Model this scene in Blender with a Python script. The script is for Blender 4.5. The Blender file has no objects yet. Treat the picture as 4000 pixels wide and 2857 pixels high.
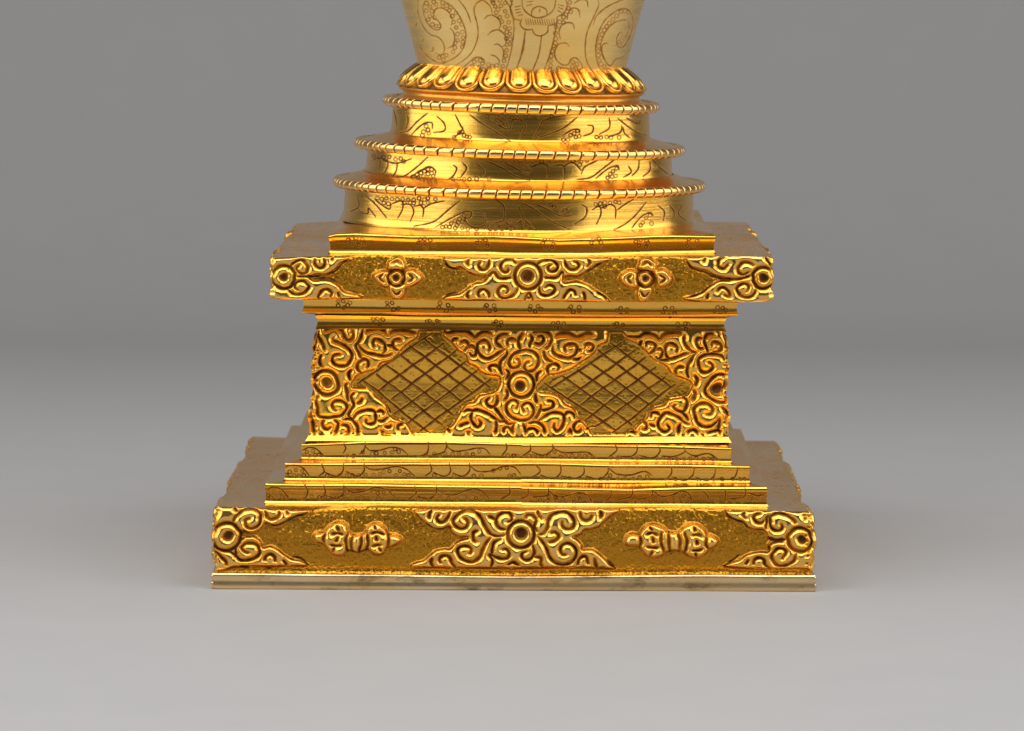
import bpy, math
import numpy as np
from mathutils import Matrix, Vector

rng = np.random.default_rng(7)
SC = bpy.context.scene
COL = SC.collection

# ------------------------------------------------------------------ camera model
W0, H0, FPX = 4000.0, 2857.0, 17500.0
PITCH = math.atan((H0 / 2 + 320.0) / FPX)
ROLL = math.radians(0.25)
DC = 0.95
FWD = np.array([0, math.cos(PITCH), -math.sin(PITCH)])
UP0 = np.array([0, math.sin(PITCH), math.cos(PITCH)])
RT0 = np.array([1.0, 0, 0])
# content turned slightly clockwise = camera turned slightly counter-clockwise
RT = RT0 * math.cos(ROLL) + UP0 * math.sin(ROLL)
UP = -RT0 * math.sin(ROLL) + UP0 * math.cos(ROLL)
CAM = np.array([0.0, -DC, 0.0])

def rays(px, py):
    px = np.asarray(px, float); py = np.asarray(py, float)
    a = (px - W0 / 2) / FPX; b = -(py - H0 / 2) / FPX
    return FWD + a[..., None] * RT + b[..., None] * UP

def unproject(px, py, Y):
    d = rays(px, py)
    t = (np.asarray(Y, float) - CAM[1]) / d[..., 1]
    return CAM + d * t[..., None]

def project(P):
    v = P - CAM
    z = v @ FWD
    return W0 / 2 + FPX * (v @ RT) / z, H0 / 2 - FPX * (v @ UP) / z

def half_plane(xl, xr, k=1.03):
    """front plane Y and metre-per-px of a square tier centred on the axis whose front runs from xl to xr"""
    Y = -0.05
    for _ in range(20):
        s = (DC + Y) / math.cos(PITCH) / FPX
        Y = -0.5 * (xr - xl) * s * k
    return Y, s

YF0, S0 = half_plane(833, 3182)
CAM[2] -= unproject(2007.0, 2307.0, YF0)[2]          # the foot stands on z = 0

# ------------------------------------------------------------------ relief rasters (chased and engraved work)
def blur(a, s):
    r = max(1, int(s * 2.6))
    k = np.exp(-0.5 * (np.arange(-r, r + 1) / s) ** 2); k /= k.sum()
    p = np.pad(a, ((r, r), (0, 0)), mode='edge')
    a = sum(k[i] * p[i:i + a.shape[0]] for i in range(2 * r + 1))
    p = np.pad(a, ((0, 0), (r, r)), mode='edge')
    return sum(k[i] * p[:, i:i + a.shape[1]] for i in range(2 * r + 1)).astype(np.float32)

def inner_distance(S, n=18):
    """distance (in samples, capped) from each raised sample to the nearest groove or ground"""
    d = np.where(S, 99.0, 0.0).astype(np.float32)
    for _ in range(n):
        p = np.pad(d, 1, mode='edge'); h, w = d.shape
        for i, j, k in ((0, 1, 1), (2, 1, 1), (1, 0, 1), (1, 2, 1), (0, 0, 1.414), (0, 2, 1.414), (2, 0, 1.414), (2, 2, 1.414)):
            d = np.minimum(d, p[i:i + h, j:j + w] + k)
    return np.minimum(d, n)

def catmull(pts, step=2.0):
    p = np.asarray(pts, float)
    if len(p) == 2:
        n = max(2, int(np.hypot(*(p[1] - p[0])) / step))
        t = np.linspace(0, 1, n)[:, None]
        return p[0] * (1 - t) + p[1] * t
    q = np.vstack([2 * p[0] - p[1], p, 2 * p[-1] - p[-2]])
    out = []
    for i in range(len(p) - 1):
        a, b, c, d = q[i:i + 4]
        n = max(2, int(np.hypot(*(c - b)) / step))
        t = (np.arange(n) / n)[:, None]
        out.append(0.5 * ((2 * b) + (c - a) * t + (2 * a - 5 * b + 4 * c - d) * t ** 2 + (3 * b - a - 3 * c + d) * t ** 3))
    out.append(p[-1:])
    return np.vstack(out)

class T:
    """traced coordinates -> plan coordinates"""
    def __init__(s, ox, oy, k): s.o = np.array([ox, oy], float); s.k = k
    def __call__(s, pts): return np.asarray(pts, float).reshape(-1, 2) / s.k + s.o

class Layer:
    def __init__(s, x0, y0, x1, y1, step=2.0):
        s.x0, s.y0, s.st = x0, y0, step; s.cut = False
        s.w = int((x1 - x0) / step) + 1; s.h = int((y1 - y0) / step) + 1
        z = lambda: np.zeros((s.h, s.w), np.float32)
        s.G, s.P, s.M, s.B = z(), z(), z(), z()          # groove depth, patina, raised mask, matt ground
        s.ID = np.zeros((s.h, s.w), np.int16)
        s.H = z(); s.Wr = z()
    def win(s, x, y, r):
        cx = (x - s.x0) / s.st; cy = (y - s.y0) / s.st; rr = r / s.st
        i0, i1 = max(0, int(cy - rr)), min(s.h, int(cy + rr) + 2)
        j0, j1 = max(0, int(cx - rr)), min(s.w, int(cx + rr) + 2)
        if i0 >= i1 or j0 >= j1: return None
        yy = (np.arange(i0, i1)[:, None] - cy) * s.st; xx = (np.arange(j0, j1)[None, :] - cx) * s.st
        return (slice(i0, i1), slice(j0, j1)), np.sqrt(xx * xx + yy * yy)
    def stroke(s, pts, r, depth, taper=0.45, pat=1.0):
        c = catmull(pts)
        n = len(c); t = np.linspace(0, 1, n)
        wob = 1 + 0.13 * np.sin(np.arange(n) * 0.35 + rng.uniform(0, 6)) 
        f = (taper + (1 - taper) * np.clip(np.minimum(t, 1 - t) * 4.0, 0, 1) ** 0.6) * wob
        for (x, y), k in zip(c, f):
            R = r * k
            w = s.win(x, y, R * 1.5)
            if w is None: continue
            sl, d = w
            g = np.clip(1 - (d / R) ** 2, 0, 1)
            s.G[sl] = np.maximum(s.G[sl], depth * k * g)
            s.P[sl] = np.maximum(s.P[sl], pat * np.clip(1.6 - d / R * 1.4, 0, 1))
    def strokes(s, tr, lst, r, depth, **k):
        for p in lst: s.stroke(tr(p), r, depth, **k)
    def ring(s, x, y, rad, w, depth, pat=0.9, gap=0.0):
        o = s.win(x, y, rad + w * 2)
        if o is None: return
        sl, d = o
        e = np.abs(d - rad) / w
        s.G[sl] = np.maximum(s.G[sl], depth * np.clip(1 - e ** 2, 0, 1))
        s.P[sl] = np.maximum(s.P[sl], pat * np.clip(1.4 - e, 0, 1))
    def rings(s, tr, lst, rad=7.0, w=3.2, depth=3.0):
        for x, y in tr(lst):
            s.ring(x + rng.uniform(-.6, .6), y + rng.uniform(-.6, .6), rad * rng.uniform(.9, 1.1), w, depth * rng.uniform(.7, 1.1), pat=rng.uniform(.5, .8))
    def pit(s, x, y, r, depth, pat=1.0):
        o = s.win(x, y, r * 1.2)
        if o is None: return
        sl, d = o
        wob = 1.0
        s.G[sl] = np.maximum(s.G[sl], depth * np.clip((1.15 - d / r) * 2.2, 0, 1))
        s.P[sl] = np.maximum(s.P[sl], pat * np.clip((1.08 - d / r) * 4, 0, 1))
    def disc(s, x, y, r, i):
        o = s.win(x, y, r + 2)
        if o is None: return
        sl, d = o
        s.M[sl] = np.maximum(s.M[sl], (d <= r)); s.ID[sl] = np.where(d <= r, i, s.ID[sl])
    def mask(s, pts):
        p = catmull(np.vstack([pts, pts[:1]]), 6.0)
        X = (p[:, 0] - s.x0) / s.st; Y = (p[:, 1] - s.y0) / s.st
        m = np.zeros((s.h, s.w), bool)
        j0, j1 = max(0, int(X.min())), min(s.w, int(X.max()) + 2)
        xs = np.arange(j0, j1)
        for i in range(max(0, int(Y.min())), min(s.h, int(Y.max()) + 2)):
            a, b = Y[:-1], Y[1:]
            cr = (a <= i) != (b <= i)
            if not cr.any(): continue
            xi = X[:-1][cr] + (i - a[cr]) / (b[cr] - a[cr]) * (X[1:][cr] - X[:-1][cr])
            m[i, j0:j1] = (np.sum(xs[:, None] < xi[None, :], axis=1) % 2) == 1
        return m
    def raise_poly(s, pts, i):
        m = s.mask(pts); s.M[m] = 1; s.ID[m] = i
    def finish(s, rise=14.0, ground_noise=2.2, soft=2.0, moat=0.8, swell=30.0, worn=.4, pillow=13.0, lift=0.0):
        """the chased ground sits `rise` below the ornament, which swells between its grooves"""
        g = np.clip(s.G / 9.0, 0, 1)
        S = s.M * (1 - g)
        b1 = blur(S, soft * .7)
        d = inner_distance((s.M > .5) & (s.G < 4.0)) * s.st
        dome = blur((1 - (1 - np.clip(d / (swell * .8), 0, 1)) ** 2).astype(np.float32), 1.0)
        n1 = rng.standard_normal(s.H.shape).astype(np.float32)
        n = blur(n1, 0.85); n /= n.std()
        n2 = blur(n1, 3.0); n2 /= n2.std()
        ground = 1 - blur(s.M, 1.5)
        s.H = lift - rise * (1 - blur(s.M, soft * .8)) - pillow * s.M * (1 - dome) - blur(s.G, .6) * 0.55 + ground * ground_noise * (0.62 * n + 0.3 * n2)
        m1 = blur(s.M, 4.0)
        s.P = np.maximum(s.P, np.clip(m1 * 2.4 - 0.2, 0, 1) * ground * moat)
        s.P = np.maximum(s.P, ground * np.clip(-n * 0.22 - 0.08, 0, 0.45) * min(1.0, ground_noise))
        s.P = np.maximum(s.P, .42 * s.M * np.clip(1 - dome, 0, 1) ** 1.6)      # tarnish beside the cuts, plus shade painted into the recesses for contrast
        s.P = blur(s.P, 0.8) * np.clip(.86 + .16 * blur(n1, 9.0) / blur(n1, 9.0).std(), .55, 1.0)
        s.B = ground.astype(np.float32)
        s.Wr = worn * np.clip(dome * 1.5 - .5, 0, 1) * s.M
    def engrave(s, deep=.16):
        s.cut = True; s.H = -deep * blur(s.G, 0.6); s.P = np.clip(blur(s.P, 0.5) * 1.35, 0, 1)
    def sample(s, px, py, field):
        a = getattr(s, field)
        x = np.clip((px - s.x0) / s.st, 0, s.w - 1.001); y = np.clip((py - s.y0) / s.st, 0, s.h - 1.001)
        j = x.astype(int); i = y.astype(int); fx = (x - j); fy = (y - i)
        return (a[i, j] * (1 - fx) * (1 - fy) + a[i, j + 1] * fx * (1 - fy) + a[i + 1, j] * (1 - fx) * fy + a[i + 1, j + 1] * fx * fy)
    def sample_id(s, px, py):
        x = np.clip(np.rint((px - s.x0) / s.st), 0, s.w - 1).astype(int); y = np.clip(np.rint((py - s.y0) / s.st), 0, s.h - 1).astype(int)
        return s.ID[y, x]

# gentle hand-beaten unevenness, in metres, a smooth function of position
_wk = rng.uniform(-1, 1, (14, 3)); _wk = _wk / np.linalg.norm(_wk, axis=1)[:, None] * rng.uniform(90, 420, (14, 1)); _wp = rng.uniform(0, 6.28, 14)
def uneven(P, amp=1.0):
    v = np.zeros(P.shape[:-1])
    for k, ph in zip(_wk, _wp): v = v + np.sin(P @ k + ph) * (90 / np.linalg.norm(k))
    return v * amp * 4.0e-5

# ------------------------------------------------------------------ meshes
class Mesher:
    def __init__(s): s.V, s.F, s.A, s.I, s.n = [], [], [], [], 0
    def grid(s, P, att=None, ids=None, flip=False, wrap=False):
        """P (rows, cols, 3); att (rows, cols, 3) = patina, wear, matt; ids (rows, cols)"""
        r, c = P.shape[:2]
        idx = np.arange(r * c).reshape(r, c) + s.n
        if wrap: idx = np.hstack([idx, idx[:, :1]])
        a, b, d, e = idx[:-1, :-1], idx[:-1, 1:], idx[1:, 1:], idx[1:, :-1]
        q = np.stack([a, e, d, b] if not flip else [a, b, d, e], -1).reshape(-1, 4)
        s.V.append(P.reshape(-1, 3)); s.F.append(q)
        s.A.append((np.zeros((r * c, 3)) if att is None else att.reshape(-1, 3)))
        if ids is None: s.I.append(np.zeros(len(q), int))
        else:
            k = np.hstack([ids, ids[:, :1]]) if wrap else ids
            s.I.append(k[:-1, :-1].reshape(-1).astype(int))
        s.n += r * c
    def build(s, name, mat, parent, names=None, label=None, angle=55):
        """one object, plus a child object for every ornament id listed in names {id: (name, label)}"""
        V = np.vstack(s.V); F = np.vstack(s.F); A = np.vstack(s.A); I = np.concatenate(s.I)
        names = names or {}
        I = np.where(np.isin(I, list(names)), I, 0)
        main = emit(name, V, F[I == 0], A, mat, parent, angle, label)
        for k, (nm, lb) in names.items():
            f = F[I == k]
            if len(f): emit(nm, V, f, A, mat, main, angle, lb)
        return main

def emit(name, V, F, A, mat, parent, angle=55, label=None):
    used = np.unique(F); m = np.full(len(V), -1); m[used] = np.arange(len(used))
    V, A, F = V[used], A[used], m[F]
    me = bpy.data.meshes.new(name)
    me.vertices.add(len(V)); me.vertices.foreach_set('co', V.astype(np.float32).ravel())
    me.loops.add(F.size); me.loops.foreach_set('vertex_index', F.astype(np.int32).ravel())
    me.polygons.add(len(F)); me.polygons.foreach_set('loop_start', (np.arange(len(F)) * 4).astype(np.int32))
    me.polygons.foreach_set('loop_total', np.full(len(F), 4, np.int32))
    me.update(calc_edges=True)
    me.polygons.foreach_set('use_smooth', np.ones(len(F), bool))
    at = me.attributes.new('finish', 'FLOAT_COLOR', 'POINT')
    at.data.foreach_set('color', np.hstack([A, np.ones((len(A), 1))]).astype(np.float32).ravel())
    me.set_sharp_from_angle(angle=math.radians(angle))
    me.materials.append(mat)
    o = bpy.data.objects.new(name, me); COL.objects.link(o)
    if parent is not None: o.parent = parent
    if label: o['label'] = label
    return o

def interp(pts, x):
    p = np.asarray(pts, float); return np.interp(x, p[:, 0], p[:, 1])

def smooth_prof(pts, v):
    p = np.asarray(pts, float); k = np.clip(np.searchsorted(p[:, 0], v, 'right') - 1, 0, len(p) - 2)
    t = np.clip((v - p[k, 0]) / (p[k + 1, 0] - p[k, 0]), 0, 1)
    # monotone-ish cubic
    m = np.gradient(p[:, 1], p[:, 0]); dx = p[k + 1, 0] - p[k, 0]
    return ((2*t**3 - 3*t**2 + 1) * p[k, 1] + (t**3 - 2*t**2 + t) * dx * m[k] + (-2*t**3 + 3*t**2) * p[k + 1, 1] + (t**3 - t**2) * dx * m[k + 1])

class SquareTier:
    """a four-sided tier: its front is bounded by a top and a bottom edge line; the other sides continue it round the body"""
    def __init__(s, top, bot, prof, layer=None, k=1.03, res=2.1, hc=0.0, zbot=None, rag=0.0, gain=1.0):
        s.top, s.bot, s.prof, s.layer = np.array(top, float), np.array(bot, float), prof, layer
        s.xl = (s.top[0, 0] + s.bot[0, 0]) / 2; s.xr = (s.top[-1, 0] + s.bot[-1, 0]) / 2
        s.Y, s.s = half_plane(s.xl, s.xr, k)
        hpx = np.mean(s.bot[:, 1]) - np.mean(s.top[:, 1])
        s.nr = max(8, int(hpx / res)); s.nc = max(40, int((s.xr - s.xl) / res))
        s.gain = gain; s.hc = hc; s.rag = rag; s.zbot = zbot
    def patch(s, u, v, fine=True):
        """u (cols), v (rows) -> front points before side mapping; returns P, h, att, ids"""
        tx = s.top[0, 0] + (s.top[-1, 0] - s.top[0, 0]) * u; bx = s.bot[0, 0] + (s.bot[-1, 0] - s.bot[0, 0]) * u
        ty = interp(s.top, tx); by = interp(s.bot, bx)
        PX = tx[None, :] * (1 - v[:, None]) + bx[None, :] * v[:, None]
        PY = ty[None, :] * (1 - v[:, None]) + by[None, :] * v[:, None]
        P = unproject(PX, PY, s.Y)
        h = np.zeros(PX.shape); att = np.zeros(PX.shape + (3,)); ids = np.zeros(PX.shape, int)
        if s.layer is not None:
            h = s.layer.sample(PX, PY, 'H') * s.s
            att[..., 0] = s.layer.sample(PX, PY, 'P'); att[..., 1] = s.layer.sample(PX, PY, 'Wr'); att[..., 2] = s.layer.sample(PX, PY, 'B')
            ids = s.layer.sample_id(PX, PY)
            if s.layer.cut:
                k = np.clip((.94 - v) / .05, 0, 1)[:, None]; h = h * k; att[..., 0] *= k
        return P, h, att, ids
    def build_sides(s, M):
        v = np.linspace(0, 1, s.nr)
        off = smooth_prof(s.prof, v) * s.s
        hc = np.full(s.nr, 0.0)
        if s.rag: 
            hc = s.rag * s.s * (np.sin(v * 17 + s.xl) * .5 + np.sin(v * 41 + 1.3) * .35 + 0.1)
            hc *= np.clip(np.minimum(v, 1 - v) * 12, 0, 1)
        mit = off + hc
        s.loops_top, s.loops_bot = [], []
        nb = {0: s.nc, 1: s.nc // 3, 2: s.nc // 5, 3: s.nc // 3}
        for side in range(4):
            u = np.linspace(0, 1, nb[side] + 1)
            P, h, att, ids = s.patch(u, v)
            e = np.clip(np.minimum(u, 1 - u) * (s.xr - s.xl) / 9.0, 0, 1)[None, :]
            if side: ids = ids * 0; h = np.where(h > 0, h * s.gain, h)
            h = h * e + hc[:, None] * (1 - e)
            xa = P[:, 0, 0]; xb = P[:, -1, 0]; za = P[:, 0, 2]; zb = P[:, -1, 2]
            z = P[..., 2]
            if side == 0:
                X = (xa - mit)[:, None] + (xb + mit - xa + mit)[:, None] * u[None, :]
                Y = np.full(X.shape, s.Y) - off[:, None] - h; Z = z
            elif side == 2:
                X = (xb + mit)[:, None] + (xa - mit - xb - mit)[:, None] * u[None, :]
                Y = np.full(X.shape, -s.Y) + off[:, None] + h; Z = z[:, ::-1]
            else:
                dev = z - (za[:, None] + (zb - za)[:, None] * u[None, :])      # waviness only; ends meet the corners
                yy = (s.Y - mit)[:, None] + (-2 * s.Y + 2 * mit)[:, None] * u[None, :]
                if side == 1: Y = yy; X = xb[:, None] + off[:, None] + h; Z = zb[:, None] + dev
                else: Y = -yy; X = xa[:, None] - off[:, None] - h; Z = za[:, None] + dev
            Q = np.stack([X, Y, Z], -1)
            w = uneven(Q) * e * np.clip(np.minimum(v, 1 - v) * 14, 0, 1)[:, None]
            if side in (0, 2): Q[..., 1] += w
            else: Q[..., 0] += w
            if s.zbot is not None:
                Q[..., 2] = s.zbot + (Q[..., 2] - Q[-1:, :, 2]) * (Q[0:1, :, 2] - s.zbot) / (Q[0:1, :, 2] - Q[-1:, :, 2])
            M.grid(Q, att, ids)
            s.loops_top.append(Q[0]); s.loops_bot.append(Q[-1])
    def loop_at(s, side, u, which):
        L = (s.loops_top if which == 'top' else s.loops_bot)[side]
        t = np.linspace(0, 1, len(L))
        return np.stack([np.interp(u, t, L[:, i]) for i in range(3)], -1)

def square_loop(xl, xr, z, k=1.0):
    """four straight sides of a rectangle at height z as functions of u, same order as SquareTier"""
    hy = (xr - xl) / 2 * k
    c = [(xl, -hy), (xr, -hy), (xr, hy), (xl, hy)]
    return lambda side, u: np.stack([c[side][0] + (c[(side + 1) % 4][0] - c[side][0]) * u, c[side][1] + (c[(side + 1) % 4][1] - c[side][1]) * u, np.full(len(u), z)], -1)

def cap(M, fa, fb, n=400, rows=14, layer=None, s=0, drop=0.0, sides=(0, 1, 2, 3), flip=False):
    for side in sides:
        u = np.linspace(0, 1, (n if side == 0 else n // 2) + 1)
        A, B = fa(side, u), fb(side, u)
        t = np.linspace(0, 1, rows)[:, None, None]
        Q = A[None] * (1 - t) + B[None] * t
        att = np.zeros(Q.shape[:2] + (3,))
        if layer is not None:
            px, py = project(Q)
            Q[..., 2] += layer.sample(px, py, 'H') * s; att[..., 0] = layer.sample(px, py, 'P')
        Q[1:-1, :, 2] += uneven(Q[1:-1], 0.6)
        M.grid(Q, att, flip=not flip)

# ------------------------------------------------------------------ chased ornament, traced shape by shape
tA = T(1600, 1970, 2.7732); tB = T(820, 1960, 2.7732); tC = T(2400, 1960, 2.7732); tD = T(1720, 980, 3.4455)
t1 = T(1500, 0, 2.0673); t2 = T(1250, 350, 1.42125); t3 = T(1020, 800, 2.2078); t4 = T(2000, 800, 2.1657)
t5 = T(1150, 1150, 2.5267); t6 = T(2000, 1150, 2.5267); t7 = T(800, 1650, 1.8192); t8 = T(2000, 1650, 1.8192)
tE = T(1720, 1260, 3.3833); tF = T(1180, 1260, 3.3826); tG = T(2420, 1260, 3.3826); tH = T(1560, 0, 4.2111)

def rosette(L, tr, c, rg, rd, rh, i, hole=None, w=5.6, depth=13):
    (x, y), = tr([c]); k = tr.k
    L.ring(x, y, rg / k, w, depth)
    L.disc(x, y, rd / k, i)
    (hx, hy), = tr([hole or c])
    L.pit(hx, hy, rh / k, 12)

# --- lower plinth
low = Layer(826, 1960, 3192, 2244)
low.raise_poly(tA([(40,78),(70,110),(110,150),(180,205),(260,255),(350,270),(435,240),(455,295),(520,345),(600,352),(640,360),(560,385),(490,430),(450,480),(380,482),(290,502),(215,560),(160,605),(60,635),(5,662),(60,690),(250,690),(480,695),(880,696),(1100,696),(1500,696),(1600,690),(1820,690),(2040,696),(2230,700),(2180,660),(2130,610),(2050,535),(1960,485),(1860,490),(1860,440),(1800,372),(1760,352),(1850,325),(1890,275),(1950,272),(2050,240),(2110,185),(2180,130),(2274,75),(2200,45),(1500,45),(1000,55),(500,45),(200,50)]), 1)
low.strokes(tA, [
 [(438,90),(410,150),(370,193),(322,190),(297,150),(318,112)],
 [(1040,330),(960,345),(880,320),(820,240),(775,150),(720,95),(640,72),(560,90),(495,140),(475,190),(500,235),(560,265),(612,250),(635,205),(615,165),(580,150)],
 [(745,285),(700,300),(688,340),(700,390),(730,410)],
 [(880,360),(830,420),(790,500),(760,570),(690,622),(610,612),(550,572),(525,510),(545,465),(610,450),(665,470),(672,510),(650,540)],
 [(500,690),(460,640),(440,580),(400,555),(350,565),(325,600),(340,640)],
 [(1050,275),(980,260),(940,210),(950,140),(1000,100),(1070,95),(1105,130),(1100,180),(1060,192)],
 [(850,130),(910,155),(945,190)], [(1385,60),(1400,120),(1440,160)],
 [(1380,300),(1350,240),(1370,170),(1330,120),(1275,120),(1250,160)],
 [(1400,330),(1450,310),(1490,250),(1500,180),(1540,120),(1620,90),(1700,90),(1760,140),(1780,210),(1750,260),(1690,265),(1650,230),(1650,180)],
 [(1850,90),(1860,150),(1900,175),(1950,160),(1980,120)],
 [(1500,410),(1550,400),(1600,370),(1610,330),(1570,300),(1520,310)],
 [(1390,350),(1440,410),(1480,480),(1510,560),(1560,620),(1640,655),(1730,640),(1790,580),(1800,510),(1770,450),(1710,420),(1650,440),(1625,490),(1650,540),(1700,545)],
 [(1820,660),(1830,600),(1870,565),(1910,570),(1925,620),(1940,650)],
 [(1000,490),(1050,485),(1080,530),(1060,580),(1000,590),(930,570),(870,550),(900,610),(880,690)],
 [(1270,510),(1220,530),(1220,580),(1270,605),(1320,580),(1350,520),(1330,440)],
 [(1340,570),(1420,580),(1420,640),(1440,690)], [(990,375),(920,410),(900,470),(890,540)],
 [(1060,660),(1120,630),(1190,665)]], 4.7, 11)
low.strokes(tA, [[(240,65),(212,110),(215,160)],[(252,580),(232,630),(255,685)],[(2060,70),(2080,110),(2060,160)],[(2000,590),(2012,640),(2030,690)],[(2140,600),(2180,650),(2230,690)]], 6, 9, taper=.2)
rosette(low, tA, (1205,325), 143, 118, 62, 2, hole=(1207,318))
low.raise_poly(tB([(45,40),(300,55),(1080,92),(1060,115),(1000,148),(900,168),(830,222),(760,257),(680,252),(610,228),(600,270),(530,322),(440,338),(375,310),(350,350),(420,375),(500,372),(570,420),(600,498),(680,480),(760,512),(820,572),(900,622),(990,642),(1055,695),(700,705),(300,710),(40,705)]), 3)
low.strokes(tB, [
 [(270,220),(300,140),(370,88),(460,80),(530,120),(562,190),(540,260),(470,290),(412,260),(402,200),(450,178)],
 [(590,100),(620,160),(680,190),(740,160),(745,110)], [(250,60),(290,110)],
 [(170,535),(240,545),(300,590),(340,632),(420,632),(510,602),(562,540),(552,480),(490,448),(420,450),(378,490),(398,540),(440,555)],
 [(290,600),(305,520),(345,430),(400,385)],
 [(600,640),(620,590),(670,568),(715,600),(710,650)], [(60,520),(110,570),(170,640),(180,690)]], 4.7, 11)
low.strokes(tB, [[(820,95),(842,142)],[(800,630),(832,692)],[(620,228),(700,262),(830,225),(930,165),(1060,118)],[(900,590),(1000,620),(1065,690)]], 5, 8, taper=.25)
low.strokes(tB, [[(330,708),(430,714)],[(590,712),(670,722)]], 5, 14, taper=.4)
rosette(low, tB, (205,380), 150, 126, 48, 4, hole=(220,370))
low.raise_poly(tB([(1125,372),(1150,332),(1210,330),(1260,320),(1290,270),(1350,232),(1430,212),(1490,242),(1520,320),(1560,355),(1640,350),(1700,330),(1722,262),(1790,232),(1860,242),(1920,300),(1932,350),(2000,350),(2060,370),(2098,410),(2050,452),(1990,480),(1940,492),(1900,550),(1830,577),(1770,562),(1740,512),(1690,522),(1620,547),(1560,532),(1510,522),(1470,572),(1400,587),(1340,562),(1290,502),(1240,450),(1170,432)]), 5)
low.strokes(tB, [[(1262,330),(1245,390),(1262,440)],[(1510,330),(1488,400),(1510,530)],[(1560,365),(1545,450),(1565,535)],[(1650,350),(1655,440),(1630,545)],[(1710,345),(1730,440),(1710,525)],[(1935,345),(1950,410),(1935,492)]], 5, 8, taper=.6)
low.strokes(tB, [[(1385,255),(1420,320)],[(1318,348),(1390,335),(1462,352)],[(1402,378),(1384,432)],[(1308,458),(1380,472),(1452,465)],[(1372,488),(1348,545)],[(1790,248),(1812,302)],[(1742,345),(1820,325),(1902,352)],[(1808,368),(1826,422)],[(1758,482),(1820,465),(1882,465)],[(1848,488),(1872,535)]], 4.5, 8, taper=.3)
low.raise_poly(tC([(95,420),(130,362),(190,337),(260,350),(280,300),(340,252),(420,237),(500,262),(550,312),(620,330),(700,312),(740,262),(810,237),(900,247),(970,312),(992,360),(1060,362),(1112,420),(1080,482),(1002,512),(980,562),(920,602),(850,607),(780,582),(730,545),(640,530),(550,542),(500,592),(420,607),(340,582),(280,532),(250,480),(180,475),(110,467)]), 6)
low.strokes(tC, [[(265,355),(275,430),(258,490)],[(502,320),(490,430),(520,545)],[(580,330),(575,430),(580,545)],[(680,335),(695,430),(680,530)],[(750,330),(770,430),(740,545)],[(990,365),(970,440),(990,505)]], 5, 8, taper=.6)
low.strokes(tC, [[(368,268),(402,312)],[(328,352),(400,332),(472,360)],[(402,378),(410,442)],[(328,480),(400,492),(472,490)],[(395,528),(378,592)],[(848,268),(860,322)],[(818,360),(900,352),(952,382)],[(870,408),(880,462)],[(808,522),(880,522),(942,500)],[(858,548),(880,592)]], 4.5, 8, taper=.3)
low.raise_poly(tC([(1200,95),(1240,152),(1300,202),(1380,222),(1420,272),(1500,302),(1580,302),(1620,332),(1650,382),(1700,402),(1640,452),(1640,542),(1560,538),(1450,560),(1390,592),(1340,632),(1260,662),(1190,702),(1500,730),(2080,735),(2190,735),(2190,100),(2120,105),(1700,90)]), 3)
low.strokes(tC, [[(1600,130),(1540,140),(1505,185),(1530,225),(1580,230),(1612,200)],
 [(1950,240),(1920,180),(1850,140),(1760,130),(1690,170),(1670,240),(1700,300),(1760,312),(1802,280),(1790,238)],
 [(1950,555),(1930,640),(1860,690),(1780,692),(1710,642),(1688,570),(1730,508),(1800,510),(1832,560),(1802,620)],
 [(1510,680),(1500,640),(1540,608),(1600,620),(1630,680),(1680,725)],[(1640,395),(1740,412),(1850,405)],
 [(1620,300),(1640,200),(1680,150)],[(1640,540),(1660,470),(1720,430),(1800,430)]], 4.6, 11)
low.strokes(tC, [[(1420,108),(1400,150),(1432,185)],[(1442,628),(1420,682)],[(1205,105),(1240,165),(1310,205),(1380,228),(1430,278)],[(1360,560),(1290,620),(1200,690)]], 5, 8, taper=.25)
rosette(low, tC, (1985,410), 128, 112, 42, 4, hole=(2010,410))
for _ in range(26):
    low.pit(rng.uniform(3140,3178), rng.uniform(2010,2210), rng.uniform(2,5), 4, .8); low.pit(rng.uniform(842,852), rng.uniform(1990,2200), rng.uniform(2,5), 4, .8)
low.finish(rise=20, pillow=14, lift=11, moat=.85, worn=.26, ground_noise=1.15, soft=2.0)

# --- upper plinth
upp = Layer(1050, 985, 3030, 1200)
upp.raise_poly(tD([(35,90),(50,160),(110,222),(200,242),(270,218),(360,282),(460,322),(590,338),(640,350),(570,420),(480,432),(400,482),(330,540),(250,582),(130,602),(30,655),(300,672),(600,672),(1000,695),(1180,697),(1500,690),(1900,690),(2270,700),(2200,602),(2100,542),(2000,470),(1880,422),(1780,417),(1670,430),(1650,372),(1720,340),(1850,342),(1950,292),(2050,212),(2150,172),(2274,95),(1500,80),(600,80)]), 1)
upp.strokes(tD, [[(660,110),(650,190),(610,250),(550,252),(515,200),(540,150)],[(1030,180),(970,130),(880,128),(820,180),(818,250),(870,292),(915,270),(908,228)],
 [(1290,200),(1350,150),(1440,128),(1520,140),(1577,200),(1560,262),(1490,282),(1450,250),(1460,205),(1500,190)],
 [(1672,100),(1690,190),(1740,247),(1810,252),(1862,210),(1842,160),(1790,148)],
 [(660,640),(650,570),(600,523),(540,530),(508,580),(530,632)],[(1050,490),(1010,570),(940,622),(850,642),(788,600),(778,530),(830,478),(892,490),(912,540),(880,582)],
 [(1330,480),(1340,570),(1400,602),(1480,592),(1542,530),(1522,480),(1460,463),(1408,500)],[(1650,650),(1690,580),(1740,528),(1800,540),(1822,602)],
 [(1130,670),(1190,570),(1250,670)],[(1150,620),(1190,640),(1230,620)],[(640,350),(720,290),(800,370),(960,365)],[(1650,372),(1640,290),(1560,360),(1400,362)]], 4.6, 11)
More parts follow.
